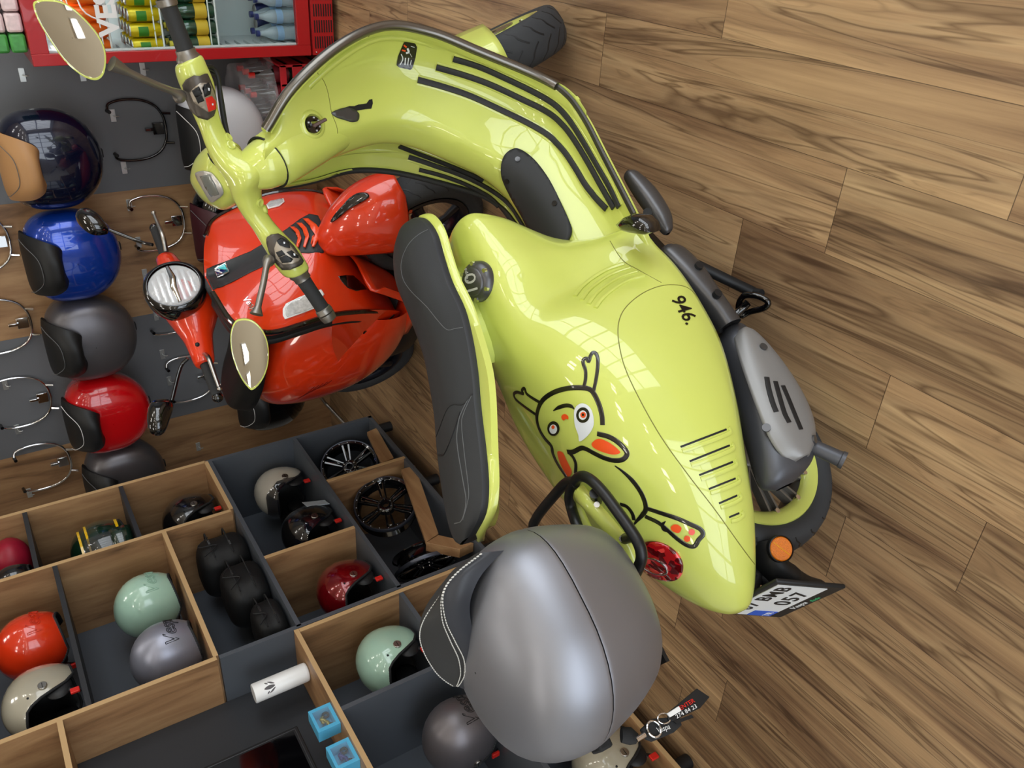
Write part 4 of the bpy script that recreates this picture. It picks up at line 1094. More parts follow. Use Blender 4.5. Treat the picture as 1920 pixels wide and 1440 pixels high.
# ---- the case on the scooter's rack
CASEG = mat('matt_titanium_paint', (146, 148, 156), .44, .75)
tc = thing('top_case', 'large matt grey luggage case with black padded backrest on the rack of the yellow scooter', 'luggage case', SF.o, SF.h)
CO = np.array([-.182, .0, .726])
def trs(m): return m.xf(np.eye(3), CO)
# pad traced on the lid: base line, upper seam, outer edge of its face, front foot
def Q(l): return [SF.Y(x, y, yy) for x, y, yy in l]
r_base = Q([(945, 1032, -.165), (905, 1075, -.15), (885, 1115, -.125), (881, 1150, -.09), (889, 1190, -.045), (902, 1230, .01), (906, 1258, .06), (895, 1282, .10), (876, 1292, .12)])
r_mid = Q([(925, 1034, -.165), (878, 1072, -.155), (860, 1115, -.13), (858, 1152, -.095), (870, 1190, -.05), (885, 1230, .005), (890, 1258, .055), (880, 1280, .095), (868, 1291, .12)])
r_top = Q([(905, 1036, -.160), (856, 1075, -.145), (833, 1112, -.12), (837, 1160, -.085), (855, 1200, -.04), (871, 1233, .01), (873, 1260, .06), (866, 1277, .095), (858, 1287, .12)])
r_out = Q([(899, 1038, -.150), (850, 1080, -.11), (825, 1115, -.07), (796, 1158, -.03), (787, 1190, .02), (795, 1222, .06), (815, 1256, .10), (833, 1274, .12), (852, 1286, .135)])
wv = [.1 + .9 * math.sin(PI * i / 8) for i in range(9)]
r_f1 = [q + np.array([.03, .012, -.03]) * w for q, w in zip(r_out, wv)]
r_f2 = [q + np.array([.05, .02, -.12]) * w for q, w in zip(r_out, wv)]
pm = MB().grid(crgrid([r_base, r_mid, r_top], 4, 4))
pface = MB().grid(crgrid([r_top, [(a * .5 + b * .5) + np.array([0, 0, .004]) for a, b in zip(r_top, r_out)], r_out, r_f1, r_f2], 4, 4))
build_case(tc, CASEG, SEATM, own_pad=True, tr=trs)
pad = obj('backrest_pad', pm, mat('black_padded_vinyl', (44, 46, 52), .45, bump=.1, bscale=900), tc, ang=70)
obj('pad_face', pface, mat('black_grained_vinyl', (46, 47, 48), .6, bump=.3, bscale=900), pad, ang=60)
THR = mat('white_thread', (205, 205, 200), .7)
def dashes(path, w=.0011, step=.0062, duty=.6):
    path = np.array(path); d = np.r_[0, np.cumsum(np.linalg.norm(np.diff(path, axis=0), axis=1))]; m = MB(); t = 0
    at = lambda s_: np.array([np.interp(s_, d, path[:, k]) for k in range(3)])
    while t < d[-1] - step:
        q = MB().tube([at(t), at(t + step * duty)], w, 5); m.add(q.v, q.f); t += step
    return m
obj('stitching', dashes(cr(r_top, 8) + np.array([-.002, -.004, .004])), THR, pad)
obj('stitching', dashes(cr([a * .88 + b * .12 for a, b in zip(r_top, r_out)], 8) + np.array([-.001, -.002, .004])), THR, pad)
obj('stitching', dashes(cr(r_out, 8) + np.array([-.002, -.004, .002])), THR, pad)
# lock tab at the rear and maker's sticker
obj('lock_tab', MB().tube([SF.Y(1165, 1378, .0), SF.Y(1182, 1380, .0), SF.Y(1194, 1385, 0)], [.014, .016, .010], 12, asp=.5), DRK, tc, ang=60)
obj('clear_label', MB().grid([[SF.Y(1080, 1392, -.02), SF.Y(1086, 1406, -.02)], [SF.Y(1106, 1385, -.03), SF.Y(1100, 1404, -.03)]]), mat('silver_label', (120, 122, 126), .15, .6), tc)

# ---- keys hanging from the case lock
kt = thing('key_ring', 'bunch of keys with a black strap fob hanging from the grey case lock', 'keys', SF.A.T @ SF.Y(1196, 1384, 0) + SF.o, SF.h)
ko = SF.Y(1196, 1384, 0)
def ky(px, py, y=-.02): return SF.Y(px, py, y) - ko
def ringpts(cx, cy, rx, ry, rot=0, y=-.02):
    c, s_ = math.cos(rot), math.sin(rot)
    return [ky(cx + rx * math.cos(a) * c - ry * math.sin(a) * s_, cy + rx * math.cos(a) * s_ + ry * math.sin(a) * c, y) for a in np.arange(16) * PI / 8]
obj('key_blade', MB().tube([ky(1194, 1387), ky(1210, 1377)], .0045, 10, asp=.5), CHR, kt)
obj('split_ring', MB().tube(ringpts(1226, 1367, 12, 16, -.5), .0022, 8, closed=True), CHR, kt)
obj('split_ring', MB().tube(ringpts(1245, 1347, 12, 10), .0016, 8, closed=True), CHR, kt)
def flat(pix, y, th, bev=.0):
    a = [ky(x, q, y) for x, q in pix]; n = nrm(np.cross(a[1] - a[0], a[2] - a[0])); m = len(a)
    return MB().add([p - n * th / 2 for p in a] + [p + n * th / 2 for p in a], [tuple(range(m))[::-1], tuple(range(m, 2 * m))] + [(i, (i + 1) % m, m + (i + 1) % m, m + i) for i in range(m)])
strap = obj('strap_fob', flat([(1251, 1337), (1306, 1291), (1330, 1307), (1312, 1328), (1262, 1352), (1252, 1349)], -.02, .004), BLK, kt, bev=.0008)
fob = obj('remote_fob', flat([(1200, 1368), (1222, 1348), (1272, 1344), (1277, 1360), (1262, 1374), (1222, 1391), (1210, 1386)], -.012, .009), DRK, kt, bev=.002)
obj('white_tag', flat([(1250, 1338), (1272, 1324), (1277, 1333), (1256, 1345)], -.024, .004), WHT, kt, bev=.0006)
obj('second_key', flat([(1262, 1352), (1296, 1340), (1300, 1346), (1268, 1357)], -.02, .004), BLK, kt)
def ktext(txt, o, u, m_, y, par, sy=1.0):
    tm = text_mb(txt, 1.0); xs = [v[0] for v in tm.v]; k = np.hypot(*u) / (max(xs) - min(xs)); ud = np.array(u) / np.hypot(*u); vd = np.array([ud[1], -ud[0]])
    a = MB(); a.add([ky(*(np.array(o) + ud * v[0] * k + vd * v[1] * k * sy), y) for v in tm.v], tm.f); return obj('lettering', a, m_, par)
ktext('ENTER', (1288, 1321), (27, -16), REDP, -.0235, strap, 1.1)
ktext('274 84 23', (1287, 1334), (38, -21), WHT, -.0235, strap, 1.0)
ktext('Vespa', (1244, 1366), (24, -8), WHT, -.018, fob, 1.4)
# ================================================================ luggage cases hanging on the back wall
CRM = Matrix(((0, -1, 0), (0, 0, -1), (1, 0, 0)))     # case x -> up, y -> left, z -> towards the room
def wall_root(name, label, cat, x, z, y=4.19, group=None):
    o = thing(name, label, cat, (x, y, z), 0, group); o.rotation_euler = CRM.to_euler(); o.scale = (.955,) * 3 if name == 'luggage_case' else (1, 1, 1); return o
def rack_parts(par, m):
    loop = cr([(.475, .100, -.005), (.462, .128, -.018), (.40, .142, -.022), (.32, .135, -.022), (.262, .105, -.022), (.232, .055, -.022), (.225, 0, -.022)], 5)
    loop = list(loop) + [np.array([p[0], -p[1], p[2]]) for p in loop[-2::-1]]
    obj('rack_tube', MB().tube(loop, .0065, 10), m, par, ang=60)
    obj('rack_clamp', MB().box((.262, 0, -.02), (.05, .055, .014)).box((.30, 0, -.016), (.045, .014, .02)), m, par, bev=.002)
    for s in (-1, 1): obj('rack_bolt', MB().cyl((.232, s * .07, -.018), (.20, s * .07, -.0), .006, 8), m, par)
    for s in (-1, 1):
        obj('rack_end', MB().cyl((.475, s * .100, -.010), (.47, s * .100, .024), .0085, 12), BLKG if m is not BLKG else BLK, par)
NAVY = mat('navy_gloss_paint', (10, 16, 42), .2, .3, coat=1); BLUE = mat('blue_metallic_paint', (16, 62, 168), .25, .45, coat=1)
GREYC = mat('titanium_satin_paint', (108, 106, 110), .38, .7); REDC = mat('red_gloss_paint', (196, 8, 18), .25, coat=1)
WHC = mat('white_gloss_paint', (205, 208, 214), .25, coat=.8); TAN = mat('tan_leather', (176, 132, 86), .5, bump=.1, bscale=700)
BPAD = mat('black_leather', (20, 21, 22), .5, bump=.15, bscale=700); WPIP = mat('white_piping', (225, 225, 222), .5)
n_ = 0
CASES = [('dark navy glossy luggage case with a tan leather backrest, on the grey wall panel', -1.095, 1.285, NAVY, TAN, None, CHR),
         ('blue metallic luggage case with black backrest hanging on the wood wall panel', -1.53, 1.285, BLUE, BPAD, None, CHR),
         ('satin grey luggage case hanging between the blue case and the red case', -1.95, 1.285, GREYC, BPAD, None, CHR),
         ('glossy red luggage case with black backrest edged by white piping', -2.38, 1.285, REDC, BPAD, WPIP, CHR),
         ('satin grey luggage case hanging below the red case, partly behind the shelf unit', -2.79, 1.27, GREYC, BPAD, None, CHR),
         ('white luggage case with black backrest hanging behind the yellow handlebar', -1.045, .56, WHC, BPAD, WPIP, BLKG),
         ('glossy black luggage case hanging behind the red scooter\'s leg shield', -1.50, .56, BLKG, mat('maroon_pad', (58, 16, 24), .5), None, BLKG),
         ('glossy black luggage case with white piping, low beside the shelf unit', -2.50, .46, BLKG, BPAD, WPIP, CHR)]
proto = None
for i, (lab, x, z, pm_, pd, pip, rk) in enumerate(CASES):
    if proto is None:
        proto = wall_root('luggage_case', lab, 'luggage case', x, z, group='luggage cases on the back wall')
        build_case(proto, pm_, pd, pip); o = proto
    else:
        o = proto.copy(); COL.objects.link(o); o.location = (x, 4.19, z); o['label'] = lab
        for ch in proto.children:
            if ch.name.startswith('rack'): continue
            c = ch.copy(); COL.objects.link(c); c.parent = o
            kids = list(ch.children)
            base = ch.name.split('.')[0]; mm = {'case_base': pm_, 'case_lid': pm_, 'backrest_pad': pd}.get(base)
            if mm: c.material_slots[0].link = 'OBJECT'; c.material_slots[0].material = mm
            for k in kids:
                kc = k.copy(); COL.objects.link(kc); kc.parent = c
                if k.name.startswith('piping'): kc.material_slots[0].link = 'OBJECT'; kc.material_slots[0].material = pip or STITCH
# racks: a thing each, clipped to the wall above its case
RACKS = [(-1.095, 1.285, CHR, 'chrome tube rack above the dark navy luggage case'), (-1.53, 1.285, CHR, 'chrome tube rack above the blue luggage case'), (-1.95, 1.285, CHR, 'chrome tube rack above the upper satin grey luggage case'),
         (-2.38, 1.285, CHR, 'chrome tube rack above the red luggage case'), (-2.79, 1.27, CHR, 'chrome tube rack above the lower satin grey luggage case, by the shelf unit'),
         (-1.075, .52, BLKG, 'black tube rack clipped to the grey wall above the white luggage case'), (-1.54, .50, CHR, 'chrome tube rack with a clamp, behind the red scooter\'s handlebar grip'),
         (-2.02, .50, CHR, 'chrome tube rack mostly behind the red scooter\'s lamp'), (-2.46, .46, CHR, 'chrome tube rack above the black case beside the shelf unit')]
for x, z, m_, lab in RACKS:
    o = wall_root('luggage_rack', lab, 'luggage rack', x, z, group='tube racks on the back wall'); rack_parts(o, m_)
    o.location.y = 4.29
# galvanised hooks
GALV = mat('galvanised_steel', (200, 202, 200), .35, .8)
hk0 = None
hooks = [tuple(wy(px, py, 4.325)[[0, 2]]) for px, py in ((42, 141), (155, 140), (268, 130))] + [tuple(wy(px, py, 4.325)[[0, 2]]) for px, py in ((212, 217), (233, 315), (243, 385), (260, 455), (272, 515), (293, 592), (305, 665), (318, 715), (10, 722), (33, 806), (55, 925), (372, 838))]
for i, (x, z) in enumerate(hooks):
    lab = 'small galvanised wall hook plate' + (' on the bare grey wall under the drinks cooler' if i < 3 else ' at the end of a tube rack')
    if hk0 is None:
        hk0 = thing('wall_hook', lab, 'hook', (x, 4.33, z), 0, 'hook plates on the back wall')
        obj('hook_plate', MB().box((0, -.0015, 0), (.058, .003, .024)), GALV, hk0, bev=.001)
        obj('hook_pin', MB().tube([(0, -.002, 0), (0, -.022, -.004), (0, -.028, -.016), (0, -.026, -.022)], .0022, 8), GALV, hk0)
    else:
        c = copy_tree(hk0); c.location = (x, 4.33, z); c['label'] = lab
    last = hk0 if i == 0 else c
    last['group'] = 'hook plates under the cooler' if i < 3 else 'hook plates at the rack ends'

# ================================================================ drinks cooler
FY = 3.90
fr = thing('drinks_cooler', 'red glass-door drinks cooler full of cans and bottles against the back wall', 'fridge', (-.42, FY, 0))
def FB(lo, hi): return MB().lohi(np.array(lo) - (-.42, FY, 0), np.array(hi) - (-.42, FY, 0))
FX0, FX1, FZ0, FZ1 = -.70, -.14, .02, 1.285
CRED = mat('cooler_red', (176, 22, 28), .35, coat=.4); INW = mat('cooler_white', (205, 212, 212), .4); WIR = mat('white_wire', (232, 236, 236), .35)
body_ = FB((FX0, FY + .03, FZ0), (FX0 + .03, 4.31, FZ1)); body_.lohi(np.array((FX1 - .03, FY + .03, FZ0)) - (-.42, FY, 0), np.array((FX1, 4.31, FZ1)) - (-.42, FY, 0))
for a, b in (((FX0 + .03, FY + .031, FZ1 - .03), (FX1 - .03, 4.29, FZ1)), ((FX0 + .03, FY + .031, FZ0), (FX1 - .03, 4.29, FZ0 + .10)), ((FX0 + .03, 4.29, FZ0), (FX1 - .03, 4.31, FZ1))): body_.lohi(np.array(a) - (-.42, FY, 0), np.array(b) - (-.42, FY, 0))
obj('cabinet', body_, CRED, fr)
inn = MB()
for a, b in (((FX0 + .03, FY + .03, .15), (FX0 + .036, 4.285, 1.25)), ((FX1 - .036, FY + .03, .15), (FX1 - .03, 4.285, 1.25)), ((FX0 + .03, 4.28, .15), (FX1 - .03, 4.286, 1.25)), ((FX0 + .03, FY + .03, .14), (FX1 - .03, 4.28, .15))): inn.lohi(np.array(a) - (-.42, FY, 0), np.array(b) - (-.42, FY, 0))
for k in range(24): inn.box((FX0 + .042 + .42, .10 + .0, .22 + k * .042), (.012, .16, .022))
obj('liner', inn, INW, fr)
door = MB(); w = .045
for a, b in (((FX0, FY, .145), (FX0 + w, FY + .03, FZ1)), ((FX1 - w, FY, .145), (FX1, FY + .03, FZ1)), ((FX0 + w, FY, FZ1 - .065), (FX1 - w, FY + .03, FZ1)), ((FX0 + w, FY, .145), (FX1 - w, FY + .03, .205))): door.lohi(np.array(a) - (-.42, FY, 0), np.array(b) - (-.42, FY, 0))
dr = obj('door', door, CRED, fr, bev=.002)
obj('door_gasket', FB((FX0 + w, FY + .024, .205), (FX0 + w + .008, FY + .034, FZ1 - .065)), WIR, dr)
obj('glass_pane', FB((FX0 + w, FY + .012, .205), (FX1 - w, FY + .016, FZ1 - .065)), mat('cooler_glass', (245, 252, 252), .0, trans=1, ior=1.02), dr)
gr = FB((FX0, FY + .004, FZ0 + .01), (FX1, FY + .03, .135))
go = obj('grille_panel', gr, CRED, fr, bev=.002)
sl_ = MB()
for r_ in range(5):
    for k in range(8): sl_.box((FX0 + .45 + .055 + r_ * .068 - .03, .003, .040 + k * .0115), (.052, .003, .0045))
obj('grille_slots', sl_, BLK, go)
for k in (0,): obj('screw', MB().ball((FX0 + .42 + .012, .003, .118), .004, 8, 6), CHR, go)
for k, (x, y) in enumerate(((-.66, 3.94), (-.18, 3.94), (-.66, 4.27), (-.18, 4.27))): obj('foot', FB((x - .015, y - .015, 0), (x + .015, y + .015, .03)), BLK, fr)
SHZ = [wy(303, 70, 4.0)[2], wy(405, 70, 4.0)[2], wy(206, 78, 4.0)[2], wy(446, 45, 4.0)[2]]
SHZ = [float(z) for z in (SHZ[0], SHZ[1], SHZ[2])]
for z in SHZ:
    sh = MB()
    for k in range(9): sh.tube([(FX0 + .46, .06 + k * .026, z), (FX1 + .38, .06 + k * .026, z)], .002, 6)
    for k in range(12): sh.tube([(FX0 + .46 + k * .042, .05, z + .003), (FX0 + .46 + k * .042, .30, z + .003)], .0018, 6)
    sh.tube([(FX0 + .46, .05, z + .004), (FX1 + .38, .05, z + .004)], .004, 8); sh.tube([(FX0 + .462, .05, z + .034), (FX1 + .38, .05, z + .034)], .003, 8); sh.tube([(FX0 + .462, .05, z), (FX0 + .462, .05, z + .034)], .003, 8)
    obj('wire_shelf', sh, WIR, fr)
arc = MB(); arc.tube([(x + .42, .010, z) for x, z in [wy(*q, FY)[[0, 2]] for q in ((146, 0), (152, 14), (162, 26), (174, 33), (186, 37))]], .003, 8)
arc.tube([(x + .42, .010, z) for x, z in [wy(*q, FY)[[0, 2]] for q in ((124, 0), (128, 12))]], .002, 6)
obj('white_print', arc, WHT, dr)
tm = text_mb('VESPA', .105, .0006, 0, 'LEFT', bold=.004); q = wy(209, 68, FY - .001)
obj('lettering', place(tm, q - np.array([-.42, FY, 0]) + np.array([0, 0.006, .0]), (1, 0, 0), (0, 0, 1)), WHT, dr)
il = area('cooler_lamp', (-.42, 3.99, 1.22), (-.42, 4.1, .3), .4, .05, 2.2, (.9, .97, 1.0)); il.name = 'cooler_lamp'
# drinks: one of each kind built, the rest copies
def can(name, label, cat, col, band, x, y, z, grp, r=.028, h=.125):
    t = thing(name, label, cat, (x, y, z), 0, grp)
    obj('can_body', MB().lathe([(0, .004), (.020, .002), (.024, 0), (r, .010), (r, h - .014), (.024, h - .003)], n=20), col, t)
    obj('can_top', MB().lathe([(.024, h - .003), (.0235, h), (.021, h - .003), (0, h - .003)], n=20), STEEL, t)
    if band: obj('can_label', MB().lathe([(r + .0004, h * .42), (r + .0004, h * .74)], n=10, a0=-2.6, a1=-1.0), band, t)
    return t
def bottle(name, label, col, lab, capc, x, y, z, grp, r=.030, h=.205, lz=(.06, .11)):
    t = thing(name, label, 'bottle', (x, y, z), 0, grp)
    obj('bottle_body', MB().lathe(cr([(0, .004, 0), (r * .85, .0, 0), (r, .014, 0), (r * .97, h * .3, 0), (r, h * .55, 0), (r * .85, h * .68, 0), (r * .5, h * .82, 0), (.012, h * .90, 0), (.012, h * .94, 0)], 3)[:, :2], n=20), col, t, ang=60)
    obj('bottle_cap', MB().lathe([(.0135, h * .93), (.0135, h), (0, h)], n=16), capc, t)
    obj('bottle_label', MB().lathe([(r + .001, lz[0]), (r + .001, lz[1])], n=24), lab, t)
    return t
YC = mat('yellow_can', (206, 182, 18), .3, .3); GRN_ = mat('green_label', (60, 130, 40), .4); ORC = mat('orange_can', (232, 104, 22), .3, .2); NVY = mat('navy_can', (38, 44, 92), .3, .4)
GB = mat('green_bottle', (34, 70, 48), .1, coat=1); YL = mat('yellow_label', (214, 178, 50), .5); YCAP = mat('yellow_cap', (222, 206, 70), .4)
WB = mat('water_bottle', (196, 212, 220), .08, alpha=.45, coat=1); BLb = mat('pale_blue_label', (140, 172, 205), .5); BCAP = mat('blue_cap', (44, 52, 112), .4)
def row(proto_, xs, ys, z):
    """copies of one drink standing in rows"""
    for i, x in enumerate(xs):
        for j, y in enumerate(ys):
            if i == 0 and j == 0: continue
            c = copy_tree(proto_); c.location = (x, y, z + .005)
zc = SHZ[0] + .005
p = can('drink_can', 'yellow drink can standing on the cooler\'s middle shelf', 'can', YC, GRN_, -.645, 3.975, zc, 'yellow cans on the middle shelf'); row(p, [-.645, -.585, -.525, -.465], [3.975, 4.04, 4.105, 4.17], SHZ[0])
zc = SHZ[2] + .005
p = can('drink_can', 'orange drink can on the cooler\'s upper shelf', 'can', ORC, None, -.645, 3.975, zc, 'orange cans on the upper shelf', .030, .15); row(p, [-.645, -.582, -.519, -.456], [3.975, 4.04], SHZ[2])
zc = SHZ[1] + .005
p = bottle('drink_bottle', 'green soft drink bottle with yellow label and cap, on the cooler\'s lower shelf', GB, YL, YCAP, -.645, 3.98, zc, 'green bottles on the lower shelf', .031, .20, (.035, .085)); row(p, [-.645, -.58, -.515, -.45], [3.98, 4.05, 4.12], SHZ[1])
zw = .155
p = bottle('water_bottle', 'clear water bottle with blue cap in the bottom of the cooler', WB, BLb, BCAP, -.615, 4.0, zw, 'water bottles in the bottom of the cooler', .031, .205, (.085, .115)); row(p, [-.615, -.545, -.475], [4.0, 4.075], zw - .005)
zn = float(wy(446, 45, 4.1)[2])
p = can('drink_can', 'navy blue drink can standing at the back of the cooler floor', 'can', NVY, None, -.60, 4.18, .155, 'navy cans at the back of the cooler', .028, .15); row(p, [-.60, -.54, -.48], [4.18], .150)
# packs on top of the cooler
PK = mat('pink_white_pack', (226, 205, 205), .35, var=.25, vscale=60); PG = mat('green_pack', (70, 150, 70), .35, var=.5, vscale=40)
pk = None
for k in range(3):
    for j in range(2):
        x = -.62 + k * .075; z = 1.287 + j * .062
        o = obj('snack_pack', MB().box((0, 0, .030), (.070, .16, .058)), PG if k == 0 else PK, None, bev=.010); o.location = (x, 4.02, z)
        tag(o, 'small wrapped pack in the stack on top of the red drinks cooler', 'pack', 'wrapped packs stacked on the cooler')
# crate with wrapped bottles
cx = -.93
crt = thing('bottle_crate', 'red plastic crate on the floor between the cooler and the white case', 'crate', (cx, 4.12, 0))
cm = MB()
for z in (.012,): cm.box((0, 0, z), (.36, .30, .02))
for z0, z1 in ((.0, .05), (.085, .13), (.165, .215), (.245, .275)):
    for a, b in (((-.18, -.15, z0), (.18, -.14, z1)), ((-.18, .14, z0), (.18, .15, z1)), ((-.18, -.15, z0), (-.17, .15, z1)), ((.17, -.15, z0), (.18, .15, z1))): cm.lohi(a, b)
for x in (-.175, -.09, 0, .09, .175):
    for y in (-.145, .145): cm.box((x, y, .137), (.012, .010, .27))
obj('crate_body', cm, mat('crate_red', (196, 38, 48), .45), crt, bev=.0015)
DG = mat('dark_green_glass', (14, 32, 24), .06, coat=1)
pb = None
for i in range(4):
    for j in range(3):
        loc = (cx - .13 + i * .087, 4.03 + j * .085, .025)
        if pb is None: pb = bottle('crate_bottle', 'dark green bottle standing in the red crate', DG, mat('maroon_label', (110, 30, 40), .5), REDP, *loc, 'dark bottles in the red crate', .036, .38, (.20, .27))
        else:
            c = copy_tree(pb); c.location = loc
wr = []
for k, z in enumerate(np.linspace(.285, .45, 7)):
    wr.append([((.20 - .02 * k * .3 + .012 * rng.uniform(-1, 1)) * math.cos(a), (.165 - .01 * k * .3 + .012 * rng.uniform(-1, 1)) * math.sin(a), z + .01 * rng.uniform(-1, 1)) for a in np.arange(22) * 2 * PI / 22])
wr.append([(.12 * math.cos(a), .09 * math.sin(a), .455 + .01 * rng.uniform(-1, 1)) for a in np.arange(22) * 2 * PI / 22]); wr.append([(.01 * math.cos(a), .01 * math.sin(a), .45) for a in np.arange(22) * 2 * PI / 22])
FILM = mat('clear_wrapping_film', (235, 235, 240), .12, alpha=.2, coat=1)
wo = obj('plastic_wrap', MB().grid(crgrid(wr, 2, 2, False, True), False, True), FILM, None, ang=60); wo.location = (cx, 4.12, 0)
tag(wo, 'crumpled clear plastic film wrapped round the dark bottles in the crate', 'plastic wrap')
# ================================================================ helmets
def helmet(label, x, y, z, yaw, shell, kind='jet', script=None, buckle=True, grp='helmets in the shelf unit', scale=1.0, button=True, visor=False):
    t = thing('helmet', label, 'helmet', (x, y, z), yaw); t.scale = (scale,) * 3
    RX, RY_, RZ = .138, .118, .128; ZC = .132
    full = kind == 'full'
    def rim(a):
        d = abs((math.degrees(a) + 180) % 360 - 180)       # 0 = face
        if full: return -.105 - .015 * math.cos(math.radians(d))
        z_ = np.interp(d, [0, 25, 48, 58, 66, 76, 95, 130, 180], [.052, .050, .040, .005, -.050, -.095, -.118, -.112, -.100])
        return z_
    n = 48; m = 14; G = []
    def pt(a, u, k=1.0):
        zr = rim(a); th1 = math.acos(max(-1, min(1, zr / RZ))); th = th1 * u
        r_ = math.sin(th) if th < PI / 2 else math.sin(th) * .0 + (1 - (1 - math.sin(th)) * .55)
        c, s_ = math.cos(a), math.sin(a)
        ex = RX * (1.06 if c < 0 else 1.0)
        return np.array([ex * r_ * c * k, RY_ * r_ * s_ * k, ZC + RZ * math.cos(th) * k])
    A = np.arange(n) * 2 * PI / n
    G = [[pt(a, u) for a in A] for u in np.linspace(.001, 1, m)]
    sh = MB().grid(G, False, True); so_ = obj('shell', sh, shell, t, ang=70)
    liner = [[pt(a, u, .93) for a in A] for u in (1, .8, .6, .35, .1, .01)]
    obj('lining', MB().grid([G[-1]] + liner, False, True), BLK, t, ang=70)
    obj('edge_trim', MB().tube(G[-1], .0048, 8, closed=True), DRK, t)
    st_ = [pt(a, .97) + nrm(pt(a, .97) - (0, 0, ZC)) * .0012 for a in A]
    if kind == 'jet':
        for s_ in (-1, 1):
            obj('cheek_pad', MB().ball((.030, s_ * .080, .070), (.052, .016, .046), 14, 10), BLK, t)
        obj('stitching', dashes(st_ + [st_[0]], .0007, .010, .5), STITCH, t)
    if button:
        for s_ in (-1, 1):
            n2 = nrm((.012, s_ * .118, .0)); c2 = np.array([.030, s_ * .1135, .112])
            b_ = obj('side_button', MB().lathe([(0, .006), (.014, .006), (.0155, .0045), (.016, -.004)], c2, n2, 24), STEEL, t)
            obj('button_slot', MB().box(c2 + n2 * .0065, (.022, .0012, .0022)), BLK, b_)
            if kind == 'jet': obj('snap_stud', MB().ball(np.array([.052, s_ * .103, .162]), .0045, 8, 6), BLK, t)
    if buckle:
        for s_ in ((1,) if yaw < -1 or yaw > 4 else (1,)):
            st2 = MB().tube([(.055, s_ * .085, .045), (.075, s_ * .080, .012), (.082, s_ * .072, .006)], .007, 8, asp=.3); obj('strap', st2, BLK, t)
            obj('buckle', MB().box((.080, s_ * .088, .020), (.022, .010, .030)), REDP, t, bev=.002)
    if visor:
        vg = [[pt(a, u, 1.05) + np.array([.006, 0, 0]) for a in np.linspace(-1.25, 1.25, 16)] for u in np.linspace(.62, 1.0, 5)]
        vz = MB().grid(vg); obj('visor', vz, mat('smoke_visor', (16, 20, 30), .04, alpha=.78, coat=1), t, ang=70)
    if script:
        tm = text_mb('Vespa', .070, 0, .35)
        # outlined script laid on the back of the shell
        o_ = MB(); V = []
        for v in tm.v:
            a = PI + v[0] / .125; zz = -.030 + v[1]; th = math.acos(max(-1, min(1, zz / RZ)))
            r_ = math.sin(th) if th < PI / 2 else (1 - (1 - math.sin(th)) * .55)
            V.append((RX * 1.06 * r_ * math.cos(a) * 1.004, RY_ * r_ * math.sin(a) * 1.004, ZC + zz * 1.004))
        # keep only the outline of each glyph
        from collections import Counter
        ec = Counter()
        for f in tm.f:
            for i in range(len(f)): ec[tuple(sorted((f[i], f[i - 1])))] += 1
        for (a_, b_), k in ec.items():
            if k == 1:
                q = MB().tube([V[a_], V[b_]], .0013, 5, caps=False); o_.add(q.v, q.f)
        obj('script', o_, script, t)
    return t
def hp(n, c, **k): return mat(n, c, .22, coat=1, **k)
MINT = hp('mint_gloss', (165, 200, 180)); HR = hp('orange_red_gloss', (214, 52, 18)); BEI = hp('beige_gloss', (172, 166, 148)); CREAM = hp('cream_gloss', (188, 182, 168))
SIL = mat('matt_silver', (150, 152, 166), .38, .5); GRT = mat('matt_titanium', (112, 108, 112), .40, .6); DR = mat('candy_red', (120, 6, 18), .2, .4, coat=1); BK = hp('black_helmet', (14, 14, 16)); WHH = hp('white_helmet', (205, 200, 190))
hx = FX - .165
T0 = 1.2 * PI
helmet('glossy orange-red open-face helmet, back turned, on the upper shelf', hx, 2.83, 1.688, PI, HR, script=mat('tone_script_orange', (196, 46, 16), .4))
helmet('beige open-face helmet below the orange-red one, facing out of the shelf end', hx + .035, 2.50, 1.688, -PI / 2, BEI)
helmet('mint green open-face helmet, back turned, beside the silver helmet', hx, 2.84, 1.262, PI, MINT, script=mat('tone_script_mint', (140, 176, 156), .4))
helmet('matt silver open-face helmet with outlined black script on its back', hx + .035, 2.50, 1.262, PI, SIL, script=BLK)
helmet('cream open-face helmet with dark visor in the far grey cubby', hx - .02, 3.33, .524, -PI / 2, CREAM, visor=True)
helmet('black open-face helmet with clear visor in front of the cream helmet', hx + .02, 2.93, .524, -PI / 2, BK, visor=True)
helmet('candy red open-face helmet alone in a small cubby above the wheels', hx + .03, 2.49, .524, -PI / 2, DR)
helmet('mint green open-face helmet in the wood-framed cubby beside the black backrest', hx + .03, 2.06, .532, -PI / 2, MINT)
helmet('matt titanium open-face helmet with outlined black script, under the white bottle', hx + .03, 1.64, .467, PI, GRT, script=BLK)
helmet('beige open-face helmet on the lowest shelf beside the hanging keys', hx + .06, 1.24, .090, -PI / 2, BEI)
helmet('cream and black open-face helmet on the lowest shelf behind the black backrest', hx, 2.08, .090, -PI / 2, CREAM)
helmet('glossy black open-face helmet in the narrow wood cubby nearest the wall', hx, 3.30, .966, -PI / 2, BK)
helmet('white helmet on the top shelf at the lower left corner of the view', hx + .03, 2.0, 1.781, PI, WHH)
